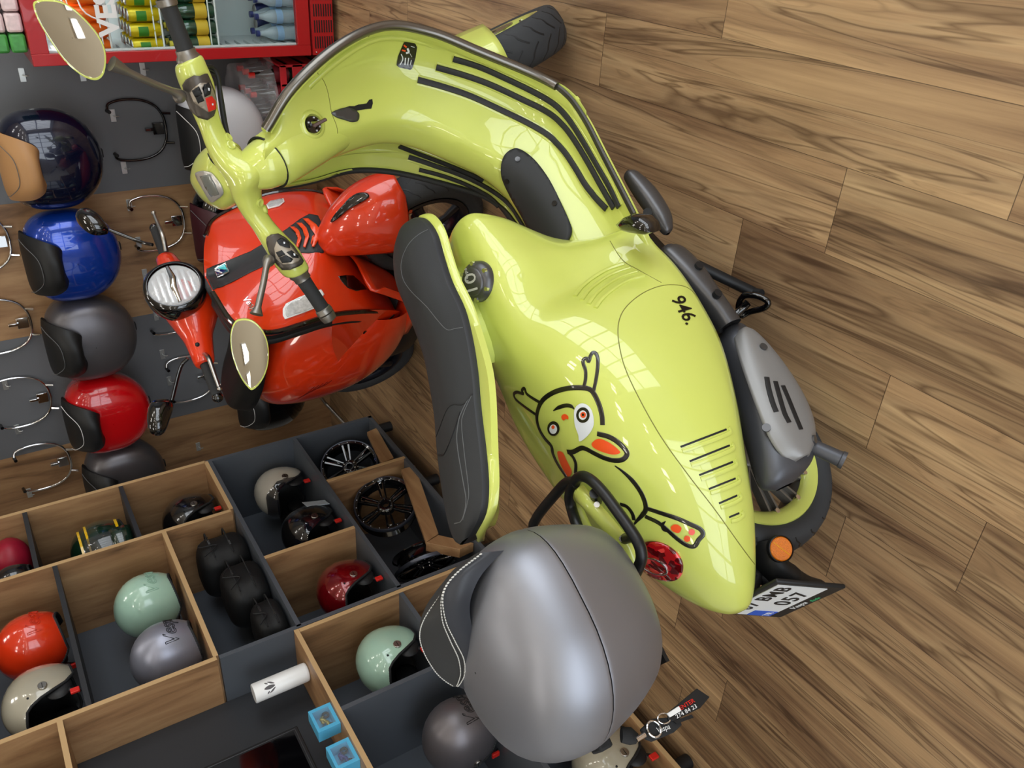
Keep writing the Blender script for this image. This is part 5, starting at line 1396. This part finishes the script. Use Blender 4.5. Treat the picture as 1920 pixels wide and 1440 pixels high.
# full-face helmet, yellow, green and black
GRD = hp('dark_green_gloss', (10, 40, 26)); YLW = hp('yellow_gloss', (236, 190, 10))
ff = helmet('black and green full-face helmet with yellow bands and clear visor', hx, 3.29, 1.356, -PI / 2, GRD, kind='full', buckle=False, button=False)
for a0, a1, m_ in ((-.42, -.34, YLW), (-.30, -.22, YLW)):
    pass
bnd = MB()
for zc_, dz in ((.205, .016), (.178, .010), (.055, .016)):
    pts = []
    for a in np.arange(40) * 2 * PI / 40:
        zz = zc_ - .132; r_ = math.sqrt(max(0, 1 - (zz / .128) ** 2)); r_ = r_ if zz > 0 else 1 - (1 - r_) * .55
        pts.append(np.array([.138 * (1.06 if math.cos(a) < 0 else 1) * r_ * math.cos(a) * 1.01, .118 * r_ * math.sin(a) * 1.01, zc_]))
    bnd.grid([[p + (0, 0, dz / 2) for p in pts], [p - (0, 0, dz / 2) for p in pts]], False, True)
obj('yellow_band', bnd, YLW, ff)
chin = [[(.150 * math.cos(a) * k, .122 * math.sin(a) * k, z) for a in np.linspace(-1.3, 1.3, 16)] for z, k in ((.088, .99), (.07, 1.05), (.03, 1.05), (.01, .97))]
obj('chin_bar', MB().grid(chin), GRD, ff, ang=60, solid=.01, off=1)
vis = [[(.150 * math.cos(a) * k, .126 * math.sin(a) * k, z) for a in np.linspace(-1.25, 1.25, 16)] for z, k in ((.195, .93), (.16, 1.02), (.12, 1.05), (.085, 1.05))]
obj('visor', MB().grid(vis), mat('clear_visor', (60, 64, 66), .04, alpha=.6, coat=1), ff, ang=60)
obj('visor_sticker', MB().box((.162, .02, .125), (.002, .045, .05)), WHT, ff); obj('visor_tab', MB().box((.150, -.05, .165), (.006, .012, .06)), REDP, ff)

# small things in the shelf unit
tag(obj('red_bag', MB().ball((hx, 3.38, 1.83), (.12, .10, .08), 20, 12), mat('crimson_fabric', (150, 18, 44), .45, var=.3, vscale=30), None, ang=60), 'crumpled crimson bag with white print on the narrow shelf', 'bag')
helmet('glossy black helmet on the narrow shelf below the crimson bag', hx + .05, 3.17, 1.752, PI, BK, button=False, buckle=False, scale=.62)
CORD = mat('black_nylon', (16, 17, 18), .6, bump=.4, bscale=300)
def soft_bag(label, x, y, z, sx, sy, sz):
    t = thing('soft_bag', label, 'bag', (x, y, z)); rows = []
    for k, u in enumerate((0.01, .5, .85, 1, 1, .97, .8, .45, .01)):
        zz = (0, 0, .05, .25, .5, .75, .93, 1, 1)[k] * sz
        rows.append([((u * sx + .004 * rng.uniform(-1, 1)) * math.copysign(abs(math.cos(a)) ** .7, math.cos(a)), (u * sy + .004 * rng.uniform(-1, 1)) * math.copysign(abs(math.sin(a)) ** .7, math.sin(a)), zz) for a in np.arange(20) * PI / 10])
    obj('bag_body', MB().grid(crgrid(rows, 3, 2, False, True), False, True), CORD, t, ang=60)
    for h in (.35, .72):
        obj('zip', MB().tube(cr([(u * sx * 1.01, v * sy * 1.01, h * sz) for u, v in ((1, -.8), (1, 0), (1, .8), (.8, 1), (0, 1), (-.8, 1))], 3), .003, 6), DRK, t)
        obj('zip_pull', MB().box((sx * 1.02, sy * .2 * (1 if h > .5 else -1), h * sz), (.004, .030, .008)), CHR, t)
    obj('bag_cord', MB().tube(cr([(sx * 1.02, -sy * .6, sz * .9), (sx * 1.08, -sy * .2, sz * .6), (sx * 1.02, sy * .1, sz * .95), (sx * 1.06, sy * .5, sz * .7)], 4), .0025, 6), BLK, t)
    return t
soft_bag('black zipped soft bag, upper left one in the dark grey cubby', hx + .01, 2.92, .948, .13, .10, .21)
soft_bag('black zipped soft bag in the middle of the dark grey cubby', hx + .03, 2.68, .948, .12, .12, .17)
soft_bag('small black pouch with chrome zip pulls at the near end of the dark grey cubby', hx + .04, 2.44, .948, .10, .10, .12)
# paper card leaning behind the cream helmet
cd_ = obj('paper_card', MB().box((0, 0, 0), (.002, .07, .11)), mat('printed_card', (190, 205, 215), .5, var=.2, vscale=50), None); cd_.location = (FX - .06, 3.02, .585); cd_.rotation_euler = (0, R(12), R(20)); tag(cd_, 'printed paper card leaning beside the black helmet\'s visor', 'card')

# alloy wheels on display
AL = mat('black_alloy_gloss', (10, 10, 12), .15, coat=1); RING = mat('grey_machined_ring', (92, 96, 108), .35, .7)
def display_wheel(label, c, ax, n=6, r=.142):
    t = thing('alloy_wheel', label, 'wheel', c); ax = nrm(ax)
    obj('rim_barrel', MB().lathe([(r * .90, .035), (r * .985, .040), (r, .034), (r, .026), (r * .86, .010), (r * .84, -.03), (r * .97, -.042), (r * .98, -.036)], (0, 0, 0), ax, 56), AL, t, ang=50)
    obj('rim_ring', MB().lathe([(r * .97, .040), (r * 1.0, .041), (r * 1.035, .036), (r * 1.035, .024), (r, .024)], (0, 0, 0), ax, 56), RING, t, ang=50)
    obj('hub', MB().lathe([(.016, .0), (.016, .024), (.030, .026), (.042, .018), (.044, -.01)], (0, 0, 0), ax, 32), AL, t, ang=50)
    x = np.array([0, 0, 1.0]); x = nrm(x - ax * (x @ ax)); y = np.cross(ax, x)
    for i in range(n):
        a = 2 * PI * i / n + .3; d = math.cos(a) * x + math.sin(a) * y; e = np.cross(ax, d)
        sp = MB()
        for s_ in (-1, 1):
            q = MB().add([d * .034 + e * s_ * .006 + ax * .020, d * .034 + e * s_ * .014 + ax * .020, d * r * .90 + e * s_ * .022 + ax * .030, d * r * .90 + e * s_ * .010 + ax * .030,
                          d * .034 + e * s_ * .006 + ax * .004, d * .034 + e * s_ * .014 + ax * .004, d * r * .88 + e * s_ * .022 + ax * .006, d * r * .88 + e * s_ * .010 + ax * .006],
                         [(0, 1, 2, 3), (4, 7, 6, 5), (0, 4, 5, 1), (1, 5, 6, 2), (2, 6, 7, 3), (3, 7, 4, 0)]); sp.add(q.v, q.f)
        so_ = obj('spoke', sp, AL, t, bev=.0015)
        lp = [d * .048 + ax * .0205, d * (r * .80) + e * .010 + ax * .0285, d * (r * .83) + ax * .029, d * (r * .80) - e * .010 + ax * .0285]
        obj('machined_edge', MB().tube(lp, .0014, 6, closed=True), CHR, so_)
        obj('bolt', MB().cyl(d * .030 + ax * .022, d * .030 + ax * .028, .0035, 8), CHR, t)
    rv = MB()
    for i in range(20):
        a = 2 * PI * i / 20; d = math.cos(a) * x + math.sin(a) * y; q = MB().ball(d * r * .935 + ax * .0385, .0032, 8, 6); rv.add(q.v, q.f)
    obj('rivets', rv, CHR, t)
    return t
def at_x(px, py, x): return wx(px, py, x)
w2c = at_x(724, 950, FX - .15)
display_wheel('black spoked alloy wheel with a grey ring, facing out of its wood-sided cubby', w2c, (1, -.28, .25), r=.150)
w3c = at_x(796, 1050, FX - .17)
display_wheel('black alloy wheel with a grey ring seen nearly edge-on, beside the short wood block', w3c, (-.46, -.88, .10), r=.145)
w1c = np.array([FX - .16, 3.325, .285])
display_wheel('black alloy wheel in the dark end cubby behind a wood bar', w1c, (.9, -.35, .25), r=.145)
def bar_px(name, lab, pix, x, th=.022):
    V = [wx(px, py, x) for px, py in pix]; c = np.mean(V, 0); n = len(V)
    V = [v - c for v in V]
    o = obj(name, MB().add(V + [v - np.array([th, 0, 0]) for v in V], [tuple(range(n)), tuple(range(n, 2 * n))[::-1]] + [(i, (i + 1) % n, n + (i + 1) % n, n + i) for i in range(n)]), WOODY, None, bev=.001)
    o.location = c; tag(o, lab, 'wood block'); return o
bar_px('wood_block', 'wood bar standing before the wheel in the dark end cubby', [(688, 810), (706, 802), (738, 858), (716, 868)], FX - .012)
bar_px('wood_block', 'long wood bar in front of the spoked wheel', [(752, 880), (778, 872), (822, 1000), (799, 1016)], FX - .012)
bar_px('wood_block', 'short wood block lying across the near end of the wheel cubby', [(799, 1017), (822, 1003), (888, 1018), (862, 1030)], FX - .012, .05)

# television in the niche, bottle and toy boxes on the worktop
TX = -2.625
tv = thing('television', 'large switched-off black television in the niche above the wood worktop', 'television', (TX, 1.45, .963))
obj('bezel', MB().lohi((-.03, -.56, .105), (0, .53, .72)), BLK, tv, bev=.004)
obj('screen', MB().lohi((0, -.545, .125), (.0012, .512, .705)), mat('dark_screen', (5, 5, 7), .06, coat=1), tv)
obj('bezel_edge', MB().tube([(.001, -.55, .117), (.001, .519, .117), (.001, .519, .712)], .0016, 6), GUN, tv)
obj('stand', MB().lohi((-.02, -.1, .0), (.0, .1, .11)).lohi((-.06, -.2, .0), (.05, .2, .012)), BLK, tv, bev=.003)
tb = wz(577, 1262, .964)
tbo = thing('thermos_bottle', 'white thermos bottle with a grey bee emblem standing on the wood worktop', 'bottle', (tb[0] + .01, tb[1], .964))
TR_, TH_ = .036, .205
obj('bottle_body', MB().lathe([(0, .001), (TR_ - .006, .0), (TR_ - .001, .004), (TR_, .012), (TR_, TH_ - .003), (TR_ - .002, TH_), (0, TH_)], n=40), WHT, tbo, ang=50)
bee = MB()
def leaf(cx_, cz_, L_, w_, rot):
    pts = []
    for a in np.arange(16) * PI / 8:
        u, v = L_ / 2 * math.cos(a), w_ / 2 * math.sin(a) * (1 - .3 * abs(math.cos(a)))
        pts.append((cx_ + u * math.cos(rot) - v * math.sin(rot), cz_ + u * math.sin(rot) + v * math.cos(rot)))
    a0 = math.atan2(-tb[1], -tb[0] ) 
    P_ = [(TR_ * 1.006 * math.cos(a0 + p[0] / TR_), TR_ * 1.006 * math.sin(a0 + p[0] / TR_), p[1]) for p in pts]
    bee.add(P_ + [tuple(np.mean(P_, 0) * np.array([1.03, 1.03, 1]))], [(i, (i + 1) % 16, 16) for i in range(16)])
leaf(0, .150, .040, .015, PI / 2); leaf(.014, .142, .028, .007, 1.0); leaf(-.014, .142, .028, .007, PI - 1.0); leaf(.017, .158, .014, .006, .9); leaf(-.017, .158, .014, .006, PI - .9)
obj('bee_emblem', bee, mat('grey_print', (88, 86, 88), .5), tbo)
CY = mat('sky_blue_card', (88, 180, 222), .35, coat=.4); GOLD = mat('toy_gold', (150, 140, 60), .3, .5); TOYB = mat('toy_blue', (40, 44, 120), .3, .3)
for k, (lab, yc, tm_) in enumerate((('sky blue toy box with a gold toy motorcycle in its window, beside the white bottle', 1.862, GOLD), ('sky blue toy box with a dark blue toy motorcycle, nearest the bottom edge', 1.700, TOYB))):
    q = thing('toy_box', lab, 'toy box', (FX - .045, yc, .964), 0)
    W_, H_, D_ = .098, .080, .050
    fr_ = MB()
    for a, b in (((-D_ / 2, -W_ / 2, 0), (D_ / 2, W_ / 2, .012)), ((-D_ / 2, -W_ / 2, H_ - .010), (D_ / 2, W_ / 2, H_)), ((-D_ / 2, -W_ / 2, .012), (D_ / 2, -W_ / 2 + .014, H_ - .010)), ((-D_ / 2, W_ / 2 - .012, .012), (D_ / 2, W_ / 2, H_ - .010)), ((-D_ / 2, -W_ / 2 + .014, .012), (-D_ / 2 + .003, W_ / 2 - .012, H_ - .010))): fr_.lohi(a, b)
    obj('card_frame', fr_, CY, q)
    obj('window_film', MB().lohi((D_ / 2 - .001, -W_ / 2 + .014, .012), (D_ / 2, W_ / 2 - .012, H_ - .010)), mat('window_film', (230, 240, 245), .05, alpha=.07, coat=1), q)
    ty = thing('toy_motorcycle', ('gold' if k == 0 else 'dark blue') + ' toy motorcycle inside the ' + ('box beside the white bottle' if k == 0 else 'toy box nearest the bottom edge'), 'toy', (FX - .045, yc, .977))
    for s_ in (-.024, .024): obj('wheel', MB().lathe([(.006, -.003), (.013, -.0035), (.014, 0), (.013, .0035), (.006, .003)], (0, s_, .014), (1, 0, 0), 16), BLK, ty)
    obj('toy_body', MB().tube(cr([(0, -.024, .022), (0, -.010, .018), (0, .004, .024), (0, .016, .034), (0, .024, .020)], 3), [.003, .004, .006, .007, .007, .006, .006, .007, .008, .006, .005, .004, .003], 10).ball((0, .004, .032), (.006, .012, .007), 10, 6), tm_, ty, ang=60)
# ================================================================ the red scooter
RF = Frame((-1.034, 2.663, 0), R(-31))
RED = mat('orange_red_paint', (222, 54, 14), .3, coat=1.0, crough=.02)
rs = thing('scooter', 'glossy orange-red scooter with round headlamp parked behind the yellow one', 'scooter', RF.o, RF.h)
def RY(px, py, y): return RF.Y(px, py, y)
AR = [((386, 442, .15), (384, 520), (398, 545, -.11)), ((400, 414, .24), (425, 508), (432, 597, -.23)), ((440, 391, .285), (470, 487), (463, 612, -.28)),
      ((500, 366, .30), (520, 461), (510, 620, -.30)), ((560, 358, .29), (570, 438), (568, 604, -.295)), ((600, 362, .27), (600, 428), (625, 587, -.28)), ((640, 380, .24), (635, 450), (690, 581, -.26)), ((655, 400, .20), (672, 500), (748, 584, -.20))]
G = []
for l, c, r in AR:
    Lp, Cp, Rp = RY(*l), RY(c[0], c[1], 0), RY(*r)
    def mixp(A_, B_, t, dx): q = A_ * (1 - t) + B_ * t; return q + np.array([dx, 0, dx * .3])
    G.append([Lp + (-.03, .0, -.0), Lp, mixp(Lp, Cp, .35, .018), mixp(Lp, Cp, .7, .016), Cp, mixp(Rp, Cp, .7, .016), mixp(Rp, Cp, .35, .018), Rp, Rp + (-.03, 0, 0)])
AP = crgrid(G, 5, 4); ap_ = MB().grid(AP); apb = ap_.bvh()
obj('front_shield', ap_, RED, rs, ang=60)
inn_ = AP * 1.0; inn_[..., 0] -= .055
ii = MB().grid(inn_); ii.grid([AP[:, 0], inn_[:, 0]]); ii.grid([AP[:, -1], inn_[:, -1]]); ii.grid([AP[0], inn_[0]])
obj('shield_lining', ii, BLK, rs, ang=60)
for k, sg in ((4, 1), (-5, -1)):
    obj('shield_trim', MB().tube(AP[:, k] + np.array([-.004, sg * .004, 0]), .009, 8), BLKG, rs)
def onap(pix, m_, name, lift=.001, th=0, par=rs, step=4, sm=False, bvh=None):
    b = surf_poly(RF, bvh or apb, pix, lift, step, 4, sm)
    return obj(name, b, m_, par, ang=50, solid=th, off=1) if b.f else par
tie = onap([(381, 506), (398, 546), (425, 534), (470, 511), (510, 492), (555, 474), (580, 475), (606, 475), (609, 450), (605, 425), (596, 405), (580, 402), (562, 412), (538, 430), (510, 448), (470, 472), (430, 488)], mat('dark_tie', (46, 48, 50), .5), 'tie', .003, .004)
for pix in ([(546, 430), (555, 430), (563, 437), (567, 450), (561, 467), (557, 466), (561, 451), (557, 440)], [(558, 423), (568, 423), (578, 432), (582, 447), (574, 467), (570, 466), (575, 448), (570, 434)], [(570, 415), (581, 415), (593, 426), (598, 442), (590, 465), (585, 465), (590, 443), (584, 428)]):
    onap(pix, mat('vent_orange', (232, 70, 14), .3, coat=.5), 'tie_vent', .0085, .006, tie, 3)
onap([(407, 437 + 0), (407, 437)], RED, 'x') if False else None
em = onap([(401, 505), (424, 494), (431, 513), (408, 524)], CHR, 'emblem', .0085, .004, tie, 3)
onap([(403, 506), (409, 521), (428, 513)], mat('emblem_navy', (24, 36, 110), .2, coat=1), 'emblem_field', .0135, 0, em, 3)
onap([(404, 505), (423, 497), (429, 511)], mat('emblem_teal', (80, 200, 205), .2, coat=1), 'emblem_field', .0135, 0, em, 3)
ep = surf_text(RF, apb, 'P', 10, (413, 513), (3.4, -7.2), 1.4, .0145, 0, 0)
obj('emblem_letter', ep, WHT, em)
onap([(634, 518), (648, 516), (662, 517), (676, 529), (689, 543), (668, 546), (652, 540), (642, 530)], BLKG, 'shield_vent', .002, .003)
CRY = mat('crystal_lens', (205, 205, 205), .12, .2, coat=1, bump=1.0, bscale=120, var=.5, vscale=90)
for q in ([(530, 580), (536, 570), (560, 558), (590, 546), (601, 543), (607, 552), (590, 578), (560, 590), (534, 599), (530, 592)], [(500, 386), (508, 379), (532, 374), (534, 380), (524, 388), (503, 393)]):
    o_ = onap(q, WHT, 'indicator_bezel', .002, .004)
    c_ = np.mean(q, 0); onap([c_ + (np.array(p) - c_) * .86 for p in q], CRY, 'indicator_lens', .0065, .001, o_)
lt = surf_text(RF, apb, 'Vespa', 12, (470, 571), (24, 26), 1.0, .002, 0, .4); obj('script', lt, CHR, rs)
# fender
FCz = .24; FCy = -.05
FR_ = []
for x, z, w, dep in ((-.04, .640, .07, .08), (.02, .635, .115, .19), (.09, .612, .138, .235), (.155, .565, .142, .21), (.205, .50, .130, .17), (.235, .44, .10, .11), (.248, .40, .05, .04)):
    sp_ = np.array([x, FCy, z]); inn2 = nrm(np.array([-.02, FCy, .22]) - sp_)
    FR_.append([sp_ + np.array([0, w * math.sin(a) * (1 - .0 * abs(a)), 0]) + inn2 * dep * (1 - math.cos(a)) ** .9 for a in np.linspace(-1.5, 1.5, 9)])
FEN = crgrid(FR_, 5, 3); fen = MB().grid(FEN); fenb = fen.bvh()
fo2 = obj('front_fender', fen, RED, rs, ang=60, solid=.004, off=-1)
b = surf_poly(RF, fenb, [(623, 417), (629, 405), (655, 376), (675, 364), (690, 364), (692, 371), (675, 382), (655, 393), (635, 410)], .002, 4, 4)
if b.f: obj('fender_ornament', b, BLKG, fo2, solid=.008, off=1)
# wheels
BAL = mat('black_alloy', (26, 30, 42), .3, .5, coat=.5)
def wheel2(name, c):
    c = np.array(c, float); ax = np.array([0, 1.0, 0])
    w = obj(name, MB().lathe([(.030, -.03), (.030, .045), (.022, .055), (0, .055)], c, -ax, 24).lathe([(.152, -.045), (.140, -.02), (.140, .02), (.152, .045)], c, -ax, 48), BAL, rs, ang=50)
    obj('tyre', tyre_mb(c, ax, .24), TYRE, w, ang=60); obj('tread_groove', tread_mb(c, ax, Rr=.24), BLK, w)
    obj('rim_flange', MB().lathe([(.138, .034), (.150, .046), (.160, .050), (.170, .048)], c, -ax, 48), BAL, w)
    obj('axle_nut', MB().cyl(c - ax * .052, c - ax * .066, .014, 6), mat('brass_nut', (190, 170, 130), .3, .9), w)
    for i in range(5):
        a = 2 * PI * i / 5 + .5; d = np.array([math.cos(a), 0, math.sin(a)]); e = np.array([-math.sin(a), 0, math.cos(a)])
        obj('spoke', MB().tube([c + d * .03 - ax * .045, c + d * .09 - ax * .046, c + d * .145 - ax * .036], [.022, .018, .024], 8, asp=.5, up=e), BAL, w, ang=60)
    obj('label', MB().box(c + np.array([.13, -.051, .10]), (.016, .002, .012)), ORG, w)
wheel2('front_wheel', (0, FCy, FCz)); wheel2('rear_wheel', (-1.02, 0, .24))
obj('front_fork', MB().tube([(-.01, .03, .25), (-.05, .03, .42), (-.14, 0, .62)], .026), BLK, rs)
# rear body with cowls, floor and seat
RB = [(-1.17, .70, .02, .04), (-1.13, .735, .07, .12), (-1.03, .77, .145, .22), (-.89, .785, .21, .29), (-.74, .775, .262, .32), (-.60, .745, .288, .32), (-.47, .69, .293, .29), (-.36, .63, .288, .25), (-.27, .56, .27, .20)]
G = []
for x, zt, w, hh in RB:
    pr = [(0, zt), (.35 * w, zt), (.62 * w, zt - .03 * hh / .3), (.88 * w, zt - .10 * hh / .3), (1.0 * w, zt - .22 * hh / .3), (.98 * w, zt - .33 * hh / .3), (.84 * w, zt - .42 * hh / .3), (.62 * w, zt - .47 * hh / .3)]
    G.append([(x, -y, z) for y, z in pr[::-1]] + [(x, y, z) for y, z in pr[1:]])
rbm = MB().grid(crgrid(G, 5, 4)); rbb = rbm.bvh()
obj('rear_body', rbm, RED, rs, ang=60)
def rseam(pix, w, h, m_, name, taper=False):
    b = on_surface(RF, rbb, pix, w, h, 5, taper=taper)
    if b.v: obj(name, b, m_, rs)
for k in range(5):
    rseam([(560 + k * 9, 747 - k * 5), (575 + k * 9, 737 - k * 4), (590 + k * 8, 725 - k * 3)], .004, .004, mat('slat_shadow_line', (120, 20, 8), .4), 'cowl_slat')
SE2 = []
for x, z, w in ((-.46, .80, .03), (-.49, .835, .09), (-.58, .86, .125), (-.72, .865, .145), (-.86, .87, .15), (-.98, .885, .14), (-1.08, .89, .10), (-1.12, .87, .03)):
    SE2.append([(x, t * w, z - .075 * abs(t) ** 4) for t in np.linspace(-1, 1, 9)])
obj('seat', MB().grid(crgrid(SE2, 4, 3)), BPAD, rs, ang=60, solid=.03, off=-1)
flr = MB(); FL = []
for x, z, w in ((-.10, .50, .24), (-.18, .38, .25), (-.24, .325, .255), (-.36, .32, .25), (-.46, .32, .24)):
    FL.append([(x, -w, z - .06), (x, -w, z), (x, -w * .5, z + .004), (x, -.06, z + .05 if x < -.15 else z + .02), (x, 0, z + .06 if x < -.15 else z + .02), (x, .06, z + .05 if x < -.15 else z + .02), (x, w * .5, z + .004), (x, w, z), (x, w, z - .06)])
flo = crgrid(FL, 4, 3); flm = MB().grid(flo)
obj('floorboard', flm, RED, rs, ang=60, solid=.01)
obj('floor_mat', MB().grid([[(x, y, z + .006) for y in (-.20, -.08)] for x, z in ((-.23, .335), (-.34, .328), (-.44, .328))]), DRK, rs, solid=.006)
obj('floor_mat', MB().grid([[(x, y, z + .006) for y in (.08, .20)] for x, z in ((-.23, .335), (-.34, .328), (-.44, .328))]), DRK, rs, solid=.006)
# side fairing of the shield's right flank, running down to the floor
SFG = [[RY(625, 587, -.282), RY(622, 620, -.285), RY(625, 655, -.28), RY(640, 690, -.27)], [RY(690, 581, -.265), RY(680, 615, -.27), RY(672, 650, -.27), RY(668, 688, -.26)], [RY(748, 583, -.24), RY(738, 606, -.245), RY(715, 640, -.25), RY(692, 668, -.25)], [RY(753, 592, -.2), RY(743, 612, -.21), RY(720, 648, -.22), RY(697, 674, -.22)]]
sfm = MB().grid(crgrid(SFG, 5, 5)); sfb = sfm.bvh()
obj('side_fairing', sfm, RED, rs, ang=60)
for pix, w, m_ in (([(739, 590), (722, 605), (700, 620)], .010, DRK), ([(746, 596), (720, 630), (693, 658)], .012, DRK), ([(686, 620), (680, 640), (665, 655)], .02, BLKG)):
    b = on_surface(RF, sfb, pix, w, .006, 6)
    if b.v: obj('fairing_strip', b, m_, rs)
FG2 = [[RY(672, 585, -.29), RY(676, 610, -.29), RY(668, 655, -.285), RY(640, 695, -.27)], [RY(622, 590, -.295), RY(622, 620, -.30), RY(618, 665, -.30), RY(608, 708, -.28)]]
ub = [(-.86, .27, .10, .10), (-.72, .26, .13, .19), (-.55, .25, .12, .23), (-.38, .24, .10, .22), (-.22, .26, .06, .18)]
obj('under_fairing', MB().grid(crgrid([[(x, w * math.copysign(abs(math.cos(a)) ** .6, math.cos(a)), z + h * math.copysign(abs(math.sin(a)) ** .6, math.sin(a))) for a in np.arange(16) * PI / 8] for x, z, h, w in ub], 3, 1, False, True), False, True), BLK, rs, ang=60)
obj('inner_shield', MB().tube([(-.36, 0, .96), (-.28, 0, .70), (-.30, 0, .42)], [.06, .08, .10], 16, asp=1.2), BLK, rs, ang=60)
obj('engine_block', MB().tube([(-.60, 0, .30), (-.85, 0, .30), (-1.05, .03, .30)], [.10, .13, .07], 14), BLK, rs, ang=60)
# stand
obj('centre_stand', MB().tube([RF.Z(628, 735, .10), RF.Z(600, 742, .20), RF.Z(610, 756, .10), RF.Z(650, 798, .02)], .010, 10), STEEL, rs, ang=60)
for sg in (-1, 1): obj('centre_stand', MB().tube([(-.62, sg * .12, .22), (-.68, sg * .15, .015)], .014), BLK, rs)
# headset
gL, gR = RF.Z(408, 745, 1.06), RF.Z(290, 428, 1.06)
hc = (gL + gR) / 2; hu = nrm(gR - gL); HL = np.linalg.norm(gR - gL) / 2; hf = nrm(np.cross(hu, (0, 0, 1))); hf = hf if hf[0] > 0 else -hf; hz = np.array([0, 0, 1.0])
HS = []
for t, rf_, rz_, fo_, zo in ((-.245, .022, .02, .0, 0), (-.235, .034, .034, .0, 0), (-.19, .042, .042, .012, -.002), (-.14, .058, .052, .022, -.006), (-.09, .082, .074, .03, -.012), (-.04, .098, .095, .034, -.018), (0, .102, .100, .035, -.02)):
    HS.append((t, rf_, rz_, fo_, zo))
HS = HS + [(-t, a, b_, c, d) for t, a, b_, c, d in HS[-2::-1]]
hm = MB().grid(crgrid([[hc + hu * t + hf * (fo_ + a * math.cos(p)) + hz * (zo + b_ * math.sin(p)) for p in np.arange(18) * PI / 9] for t, a, b_, fo_, zo in HS], 4, 1, False, True), False, True)
hs_ = obj('headset', hm, RED, rs, ang=60)
hn = nrm(hf * 1.0 + hz * .18)
lc = RF.plane(327, 537, hn, hn @ (hc + hf * .155 + hz * .0))
rg_ = obj('lamp_ring', MB().lathe([(.086, .016), (.092, .016), (.101, .006), (.104, -.010), (.100, -.05), (.09, -.08)], lc, hn, 48), BLKG, hs_, ang=50)
REFL = mat('lamp_reflector', (240, 240, 238), .15, .35, bump=3.0, bscale=45)
obj('reflector_bowl', MB().lathe([(0, -.035), (.04, -.030), (.07, -.015), (.084, .004)], lc, hn, 40), REFL, rg_, ang=60)
obj('lens', MB().lathe([(0, .022), (.05, .018), (.080, .008), (.086, .004)], lc, hn, 40), mat('lamp_glass', (235, 240, 245), .04, alpha=.30, coat=1, bump=1.5, bscale=60), rg_, ang=60)
up_ = nrm(np.cross(hn, hu))
FAC = mat('bright_facet', (245, 246, 248), .12, .25, coat=1)
for k, v in enumerate((-.060, -.040, -.020, .020, .040, .060)):
    wd = math.sqrt(max(0, .078 ** 2 - v ** 2)) * 1.7
    obj('lens_rib', MB().tube([lc + up_ * v + hu * (-wd / 2) + hn * .002, lc + up_ * v + hu * 0 + hn * .010, lc + up_ * v + hu * (wd / 2) + hn * .002], .006, 8, asp=.4), FAC, rg_, ang=60)
obj('lamp_shade_bar', MB().tube([lc - hu * .075 + hn * .012, lc - hu * .02 + hn * .02 + up_ * .004, lc + hu * .02 + hn * .02 - up_ * .004, lc + hu * .075 + hn * .012], [.007, .013, .013, .007], 8), CHR, rg_, ang=60)
for s, g in ((-1, gL), (1, gR)):
    a = hc + hu * s * .24; e_ = hc + hu * s * HL
    gp_ = obj('grip', MB().tube([a, e_], [.018, .0175], 18), GRIP, hs_)
    obj('grip_end', MB().ball(e_, (.019, .019, .019), 12, 8), BLKG, gp_)
    lv = cr([a + hf * .05 + hu * s * -.01, a + hf * .085 + hu * s * .03, a + hf * .080 + hu * s * .09, a + hf * .075 + hu * s * .150], 4)
    lo_ = obj('brake_lever', MB().tube(lv, np.linspace(.009, .006, len(lv)), 10, asp=.6), STEEL, hs_, ang=60); obj('lever_ball', MB().ball(lv[-1], .009, 10, 8), STEEL, lo_)
    p0 = RF.Z(288, 457, 1.09) if s > 0 else RF.Z(348, 670, 1.07)
for s, base, mid, end, hd in ((1, (286, 459), (262, 473 - 20), (205, 431), [(143, 398), (160, 393), (178, 400), (195, 415), (203, 432), (190, 437), (172, 436), (155, 425), (143, 410)]),
                             (-1, (352, 672), (338, 690), (322, 752), [(283, 755), (300, 750), (318, 750), (325, 760), (318, 785), (308, 808), (295, 814), (281, 808), (276, 790), (277, 768)])):
    ctr = hc + hu * s * .20
    a = RF.plane(*base, hf, hf @ (ctr + hf * .02)); m_ = RF.plane(*mid, hf, hf @ (ctr + hf * -.0)); e_ = RF.plane(*end, hf, hf @ (ctr - hf * .0))
    ms = obj('mirror_stem', MB().tube(cr([a, m_, e_], 5), .0065, 10), BLKG, hs_, ang=60)
    V = np.array([RF.plane(x, y, hf, hf @ ctr) for x, y in hd]); V = cr(V, 3, True); c = V.mean(0)
    obj('mirror_head', MB().grid([[c + (q - c) * k + hf * h for q in V] for k, h in ((.01, .034), (.5, .032), (.85, .020), (1, 0), (1, -.012), (.01, -.012))], False, True), BLKG, ms, ang=60)
for q in ((305, 472), (370, 646)):
    hb2 = hm.bvh(); p, n = RF.hit(hb2, *q)
    if p is not None: obj('screw_hole', MB().ball(p, .008, 10, 6), BLK, hs_)
